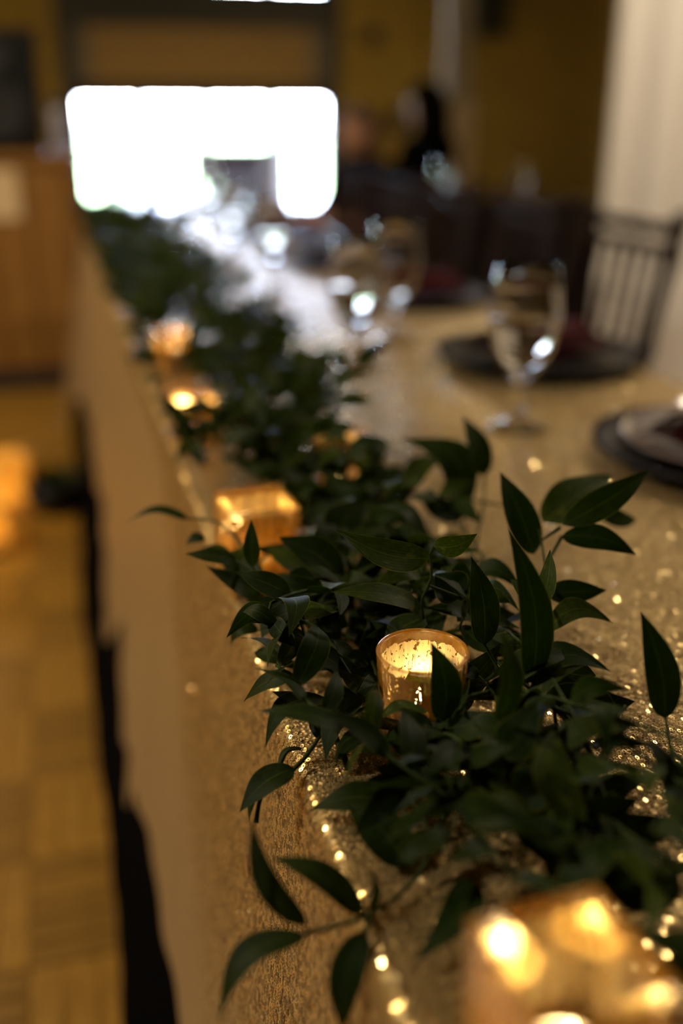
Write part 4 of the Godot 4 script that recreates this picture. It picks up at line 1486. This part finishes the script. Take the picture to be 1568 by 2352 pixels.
	twig(s, [Vector3(-0.0388, -0.0110, 0.0104), Vector3(-0.0359, -0.0174, 0.0139), Vector3(-0.0290, -0.0313, 0.0215)], 0.0013)
	leaf(s, Vector3(-0.0315, -0.0084, 0.0091), Vector3(-0.0348, 0.0359, -0.0055), Vector3(-0.18, 0.30, 0.94), 0.0200, 0.05, 0.10, 1)
	leaf(s, Vector3(-0.0388, -0.0114, 0.0106), Vector3(-0.0520, -0.0026, -0.0023), Vector3(-0.09, 0.78, 0.62), 0.0119, 0.10, -0.10, 0)
	leaf(s, Vector3(-0.0275, -0.0174, 0.0162), Vector3(-0.0502, -0.0162, 0.0205), Vector3(0.14, 0.85, 0.51), 0.0229, 0.10, 0.10, 1)
	s = sprig("tall pointed dark leaf standing alone over the sequins at the right edge of the picture", Vector3(0.3064, 0.7755, -0.3926))
	twig(s, [Vector3(0.0004, 0.0287, -0.0228), Vector3(-0.0012, 0.0151, -0.0121), Vector3(0.0000, 0.0000, 0.0000)], 0.0013)
	twig(s, [Vector3(-0.0329, 0.0159, 0.0457), Vector3(-0.0383, 0.0095, 0.0691)], 0.0013)
	twig(s, [Vector3(-0.0012, 0.0151, -0.0121), Vector3(0.0017, 0.0120, 0.0011)], 0.0013)
	leaf(s, Vector3(0.0004, 0.0282, -0.0226), Vector3(-0.0074, 0.0849, -0.0480), Vector3(-0.33, 0.35, 0.88), 0.0209, 0.06, 0.05, 1)
	leaf(s, Vector3(-0.0324, 0.0128, 0.0471), Vector3(-0.0332, 0.0425, 0.0068), Vector3(-0.26, 0.77, 0.58), 0.0169, 0.10, 0.10, 0)
	leaf(s, Vector3(-0.0006, 0.0071, 0.0137), Vector3(-0.0174, 0.0116, -0.0040), Vector3(-0.25, 0.86, 0.45), 0.0160, 0.20, -0.15, 1)
	s = sprig("dark sprig pointing right across the sequins below the tall single leaf", Vector3(0.2709, 0.7709, -0.4174))
	twig(s, [Vector3(-0.0224, 0.0279, -0.0512), Vector3(-0.0137, 0.0261, -0.0369), Vector3(-0.0049, 0.0174, -0.0197), Vector3(0.0000, 0.0000, 0.0000)], 0.0013)
	twig(s, [Vector3(-0.0028, 0.0336, -0.0704), Vector3(-0.0187, 0.0279, -0.0502)], 0.0013)
	twig(s, [Vector3(-0.0137, 0.0261, -0.0369), Vector3(-0.0191, 0.0110, -0.0154)], 0.0013)
	leaf(s, Vector3(-0.0132, 0.0267, -0.0481), Vector3(0.0383, 0.0228, -0.0321), Vector3(-0.11, 0.83, 0.55), 0.0231, 0.10, 0.14, 0)
	leaf(s, Vector3(-0.0035, 0.0282, -0.0404), Vector3(0.0237, 0.0093, -0.0195), Vector3(-0.15, 0.63, 0.76), 0.0237, 0.08, -0.08, 1)
	leaf(s, Vector3(-0.0010, 0.0323, -0.0749), Vector3(0.0291, 0.0242, -0.0632), Vector3(-0.08, 0.71, 0.69), 0.0267, 0.08, 0.12, 0)
	leaf(s, Vector3(0.0030, 0.0349, -0.0804), Vector3(0.0148, 0.0350, -0.0828), Vector3(0.04, 0.97, 0.24), 0.0126, 0.10, -0.10, 0)
	leaf(s, Vector3(-0.0052, 0.0151, -0.0188), Vector3(-0.0338, -0.0015, -0.0032), Vector3(-0.34, 0.88, 0.33), 0.0232, 0.10, 0.10, 1)
	leaf(s, Vector3(-0.0189, -0.0105, 0.0214), Vector3(0.0189, 0.0078, 0.0188), Vector3(-0.39, 0.84, 0.37), 0.0164, 0.12, -0.10, 0)
	leaf(s, Vector3(-0.0270, -0.0021, 0.0100), Vector3(-0.0579, -0.0118, 0.0266), Vector3(-0.16, 0.95, 0.26), 0.0234, 0.10, 0.10, 0)
	leaf(s, Vector3(-0.0207, -0.0110, 0.0344), Vector3(-0.0514, -0.0109, 0.0537), Vector3(0.08, 0.99, 0.12), 0.0220, 0.12, 0.10, 1)
	leaf(s, Vector3(-0.0297, -0.0034, 0.0154), Vector3(-0.0372, 0.0107, -0.0036), Vector3(-0.11, 0.78, 0.62), 0.0200, 0.12, 0.10, 0)
	s = sprig("blurred upright sprig close to the camera, right of and below the votive", Vector3(0.2001, 0.7909, -0.3896))
	twig(s, [Vector3(0.0050, 0.0296, -0.0275), Vector3(0.0019, 0.0174, -0.0177), Vector3(0.0000, 0.0000, 0.0000)], 0.0013)
	twig(s, [Vector3(0.0019, 0.0174, -0.0177), Vector3(0.0128, 0.0275, -0.0077)], 0.0013)
	leaf(s, Vector3(0.0053, 0.0285, -0.0270), Vector3(0.0085, 0.0750, -0.0396), Vector3(0.19, 0.25, 0.95), 0.0200, 0.12, 0.04, 0)
	leaf(s, Vector3(0.0018, 0.0160, -0.0117), Vector3(0.0192, 0.0465, -0.0137), Vector3(-0.80, 0.48, 0.36), 0.0226, 0.15, 0.10, 1)
	leaf(s, Vector3(-0.0037, 0.0063, -0.0036), Vector3(-0.0226, 0.0174, -0.0246), Vector3(-0.14, 0.82, 0.56), 0.0236, 0.12, 0.10, 0)
	leaf(s, Vector3(0.0002, 0.0032, 0.0044), Vector3(0.0234, 0.0208, 0.0092), Vector3(-0.61, 0.72, 0.33), 0.0235, 0.12, 0.10, 1)
	leaf(s, Vector3(-0.0021, 0.0011, 0.0045), Vector3(-0.0267, -0.0077, 0.0180), Vector3(-0.17, 0.94, 0.29), 0.0229, 0.12, 0.10, 0)
	leaf(s, Vector3(-0.0005, -0.0008, 0.0169), Vector3(0.0052, -0.0133, 0.0460), Vector3(-0.13, 0.90, 0.41), 0.0234, 0.12, -0.10, 1)
	leaf(s, Vector3(0.0079, -0.0109, 0.0402), Vector3(0.0349, -0.0063, 0.0626), Vector3(-0.37, 0.89, 0.26), 0.0243, 0.12, 0.10, 0)
	leaf(s, Vector3(0.0275, -0.0078, 0.0556), Vector3(0.0460, -0.0143, 0.0801), Vector3(-0.19, 0.91, 0.38), 0.0238, 0.12, 0.10, 1)
	leaf(s, Vector3(0.0231, -0.0137, 0.0344), Vector3(0.0559, -0.0100, 0.0365), Vector3(-0.13, 0.93, 0.34), 0.0219, 0.12, 0.10, 0)
	leaf(s, Vector3(0.0532, -0.0123, 0.0757), Vector3(0.0363, -0.0084, 0.0527), Vector3(-0.31, 0.88, 0.37), 0.0237, 0.12, -0.10, 0)
	leaf(s, Vector3(0.0072, 0.0044, -0.0110), Vector3(0.0314, 0.0181, -0.0209), Vector3(-0.33, 0.86, 0.38), 0.0229, 0.12, 0.10, 0)


# ------------------------------------------------------------------ guests at a second table, far out of focus

# Bones: [from, to, radius from, radius to]; meshed as one smooth skin with surface nets.
func skin_of(bones: Array, cell: float, blend: float) -> ArrayMesh:
	var lo := Vector3.ONE * 1e9
	var hi := -lo
	for b in bones:
		for k in 2:
			lo = lo.min(b[k] - Vector3.ONE * (b[2 + k] + 3.0 * cell))
			hi = hi.max(b[k] + Vector3.ONE * (b[2 + k] + 3.0 * cell))
	var n := Vector3i(((hi - lo) / cell).ceil()) + Vector3i.ONE
	var f := PackedFloat32Array()
	f.resize(n.x * n.y * n.z)
	f.fill(9.0)
	for b in bones:
		var a: Vector3 = b[0]
		var ab: Vector3 = b[1] - a
		var len2 := maxf(ab.length_squared(), 1e-9)
		var r: float = maxf(b[2], b[3]) + 4.0 * cell
		var p0 := Vector3i(((b[0].min(b[1]) - Vector3.ONE * r - lo) / cell).floor()).clamp(Vector3i.ZERO, n - Vector3i.ONE)
		var p1 := Vector3i(((b[0].max(b[1]) + Vector3.ONE * r - lo) / cell).ceil()).clamp(Vector3i.ZERO, n - Vector3i.ONE)
		for x in range(p0.x, p1.x + 1):
			for y in range(p0.y, p1.y + 1):
				for z in range(p0.z, p1.z + 1):
					var p := lo + Vector3(x, y, z) * cell
					var t := clampf((p - a).dot(ab) / len2, 0.0, 1.0)
					var d := p.distance_to(a + ab * t) - lerpf(b[2], b[3], t)
					var i := (x * n.y + y) * n.z + z
					var h := maxf(blend - absf(f[i] - d), 0.0) / blend
					f[i] = minf(f[i], d) - h * h * blend * 0.25
	var where := {}
	var st := begin()
	var corner := [Vector3i(0, 0, 0), Vector3i(1, 0, 0), Vector3i(0, 1, 0), Vector3i(1, 1, 0), Vector3i(0, 0, 1), Vector3i(1, 0, 1), Vector3i(0, 1, 1), Vector3i(1, 1, 1)]
	for x in n.x - 1:
		for y in n.y - 1:
			for z in n.z - 1:
				var sum := Vector3.ZERO
				var k := 0
				var vals := []
				for c in corner:
					vals.append(f[((x + c.x) * n.y + y + c.y) * n.z + z + c.z])
				for e in [[0, 1], [2, 3], [4, 5], [6, 7], [0, 2], [1, 3], [4, 6], [5, 7], [0, 4], [1, 5], [2, 6], [3, 7]]:
					var va: float = vals[e[0]]
					var vb: float = vals[e[1]]
					if (va < 0.0) != (vb < 0.0):
						sum += Vector3(corner[e[0]]).lerp(Vector3(corner[e[1]]), va / (va - vb))
						k += 1
				if k:
					where[Vector3i(x, y, z)] = lo + (Vector3(x, y, z) + sum / k) * cell
	for c in where:
		for ax in 3:
			var step := Vector3i.ZERO
			step[ax] = 1
			var va := f[(c.x * n.y + c.y) * n.z + c.z]
			var e: Vector3i = c + step
			var vb := f[(e.x * n.y + e.y) * n.z + e.z]
			if (va < 0.0) == (vb < 0.0):
				continue
			var u := Vector3i.ZERO
			u[(ax + 1) % 3] = 1
			var w := Vector3i.ZERO
			w[(ax + 2) % 3] = 1
			if where.has(c - u) and where.has(c - w) and where.has(c - u - w):
				if va < 0.0:
					quad(st, where[c], where[c - w], where[c - u - w], where[c - u])
				else:
					quad(st, where[c], where[c - u], where[c - u - w], where[c - w])
	return finish(st)


# A guest sitting on a stool, facing +z before TURN.
func guest(at: Vector3, turn: float, tall: float, label: String, hair: Material, cloth: Material, long_hair: bool) -> void:
	var o := thing("person", label, "person", at, turn)
	var k := tall
	var v := func(x: float, y: float, z: float) -> Vector3: return Vector3(x, y * k, z)
	var head := []
	head.append([v.call(0, 1.17, 0.01), v.call(0, 1.21, 0.015), 0.082, 0.086])
	head.append([v.call(0, 1.12, 0.045), v.call(0, 1.15, 0.05), 0.045, 0.055])
	head.append([v.call(0, 1.145, 0.095), v.call(0, 1.175, 0.092), 0.012, 0.009])
	head.append([v.call(0, 1.0, -0.02), v.call(0, 1.12, 0.0), 0.055, 0.05])
	for s in [-1.0, 1.0]:
		head.append([v.call(s * 0.085, 1.15, 0.0), v.call(s * 0.09, 1.175, -0.005), 0.012, 0.016])
		head.append([v.call(s * 0.245, 0.74, 0.20), v.call(s * 0.12, 0.775, 0.35), 0.034, 0.028])
		var hx: float = s * 0.10
		head.append([v.call(hx, 0.775, 0.37), v.call(hx - s * 0.01, 0.772, 0.43), 0.028, 0.026])
		for fi in 4:
			var off := (fi - 1.5) * 0.019
			head.append([v.call(hx + off, 0.775, 0.44), v.call(hx + off * 1.1 - s * 0.006, 0.76, 0.50 - 0.008 * absf(fi - 1.5)), 0.009, 0.0075])
		head.append([v.call(hx - s * 0.03, 0.772, 0.38), v.call(hx - s * 0.058, 0.768, 0.435), 0.011, 0.008])
	put("skin", skin_of(head, 0.011, 0.018), M.skin, o)
	var body := []
	body.append([v.call(0, 0.57, 0.0), v.call(0, 0.74, -0.01), 0.14, 0.135])
	body.append([v.call(0, 0.74, -0.01), v.call(0, 0.94, -0.02), 0.14, 0.13])
	body.append([v.call(-0.13, 0.96, -0.02), v.call(0.13, 0.96, -0.02), 0.07, 0.07])
	for s in [-1.0, 1.0]:
		body.append([v.call(s * 0.18, 0.96, -0.02), v.call(s * 0.27, 0.72, 0.03), 0.066, 0.05])
		body.append([v.call(s * 0.27, 0.72, 0.03), v.call(s * 0.21, 0.755, 0.24), 0.05, 0.042])
		body.append([v.call(s * 0.09, 0.525, 0.0), v.call(s * 0.11, 0.52, 0.38), 0.10, 0.075])
		body.append([v.call(s * 0.11, 0.52, 0.38), v.call(s * 0.11, 0.12, 0.36), 0.068, 0.045])
		body.append([v.call(s * 0.11, 0.045, 0.35), v.call(s * 0.115, 0.045, 0.50), 0.045, 0.036])
	put("clothing", skin_of(body, 0.02, 0.05), cloth, o)
	var hr := []
	hr.append([v.call(0, 1.215, -0.012), v.call(0, 1.23, 0.01), 0.092, 0.088])
	hr.append([v.call(0, 1.14, -0.045), v.call(0, 1.21, -0.02), 0.075, 0.085])
	if long_hair:
		hr.append([v.call(0, 1.16, -0.06), v.call(0, 0.93, -0.10), 0.08, 0.06])
		for s in [-1.0, 1.0]:
			hr.append([v.call(s * 0.075, 1.17, -0.02), v.call(s * 0.10, 0.98, -0.03), 0.035, 0.03])
	put("hair", skin_of(hr, 0.014, 0.03), hair, o)
	# stool
	var st := thing("stool", "dark stool under the " + label.split(" ")[0] + " guest at the second table", "stool", at, turn)
	st.scale.y = k * 0.985
	var s2 := begin()
	add_lathe(s2, [Vector2(0, 0.38), Vector2(0.17, 0.38), Vector2(0.18, 0.395), Vector2(0.17, 0.415), Vector2(0, 0.415)], 32)
	obj("seat", s2, M.chair_wood, st)
	for a in [0.8, 2.35, 3.9, 5.5]:
		s2 = begin()
		add_tube(s2, [Vector3(0.19 * cos(a), 0.003, 0.19 * sin(a)), Vector3(0.13 * cos(a), 0.385, 0.13 * sin(a))], [0.014, 0.017], 8)
		obj("leg", s2, M.chair_wood, st)


func build_guests() -> void:
	guest(Vector3(2.02, 0, -5.5), -2.5, 1.0, "dark-haired person in black sitting turned away by the beige column, far out of focus", M.dark_hair, M.black_fabric, true)
	guest(Vector3(1.48, 0, -4.95), -1.25, 0.90, "fair-haired person in navy sitting beside the bright door, far out of focus", M.fair_hair, M.navy_fabric, false)
	# black-clothed round table beside them
	var t := thing("round_table", "black-clothed round table behind the dark chairs", "table", Vector3(2.0, 0, -4.4))
	var s := begin()
	var prof := []
	prof = [Vector2(0, 0.752), Vector2(0.44, 0.752), Vector2(0.453, 0.747), Vector2(0.458, 0.735), Vector2(0.48, 0.4), Vector2(0.5, 0.01)]
	for i in prof.size() - 1:
		for k in 72:
			var q := []
			for e in [[0, 0], [1, 0], [1, 1], [0, 1]]:
				var pr: Vector2 = prof[i + e[0]]
				var a: float = TAU * (k + e[1]) / 72.0
				var r := pr.x + 0.028 * (0.75 - pr.y) * sin(a * 12.0)
				q.append(Vector3(r * cos(a), pr.y, r * sin(a)))
			quad(s, q[0], q[1], q[2], q[3])
	obj("cloth", s, M.black_cloth, t, false)
	s = begin()
	add_lathe(s, [Vector2(0, 0.72), Vector2(0.44, 0.72), Vector2(0.44, 0.748), Vector2(0, 0.748)], 48)
	obj("tabletop", s, M.dark_brown, t)
	s = begin()
	add_lathe(s, [Vector2(0, 0.003), Vector2(0.25, 0.003), Vector2(0.24, 0.03), Vector2(0.04, 0.06), Vector2(0.035, 0.72), Vector2(0, 0.72)], 32)
	obj("pedestal", s, M.black_iron, t)
	goblet(Vector3(1.74, 0.753, -4.5), 0.95, "goblet on the black round table, left one of the pair", "goblets on the round table", 0.12)
	goblet(Vector3(2.1, 0.753, -4.42), 0.95, "goblet on the black round table, right one of the pair", "goblets on the round table", 0.12)
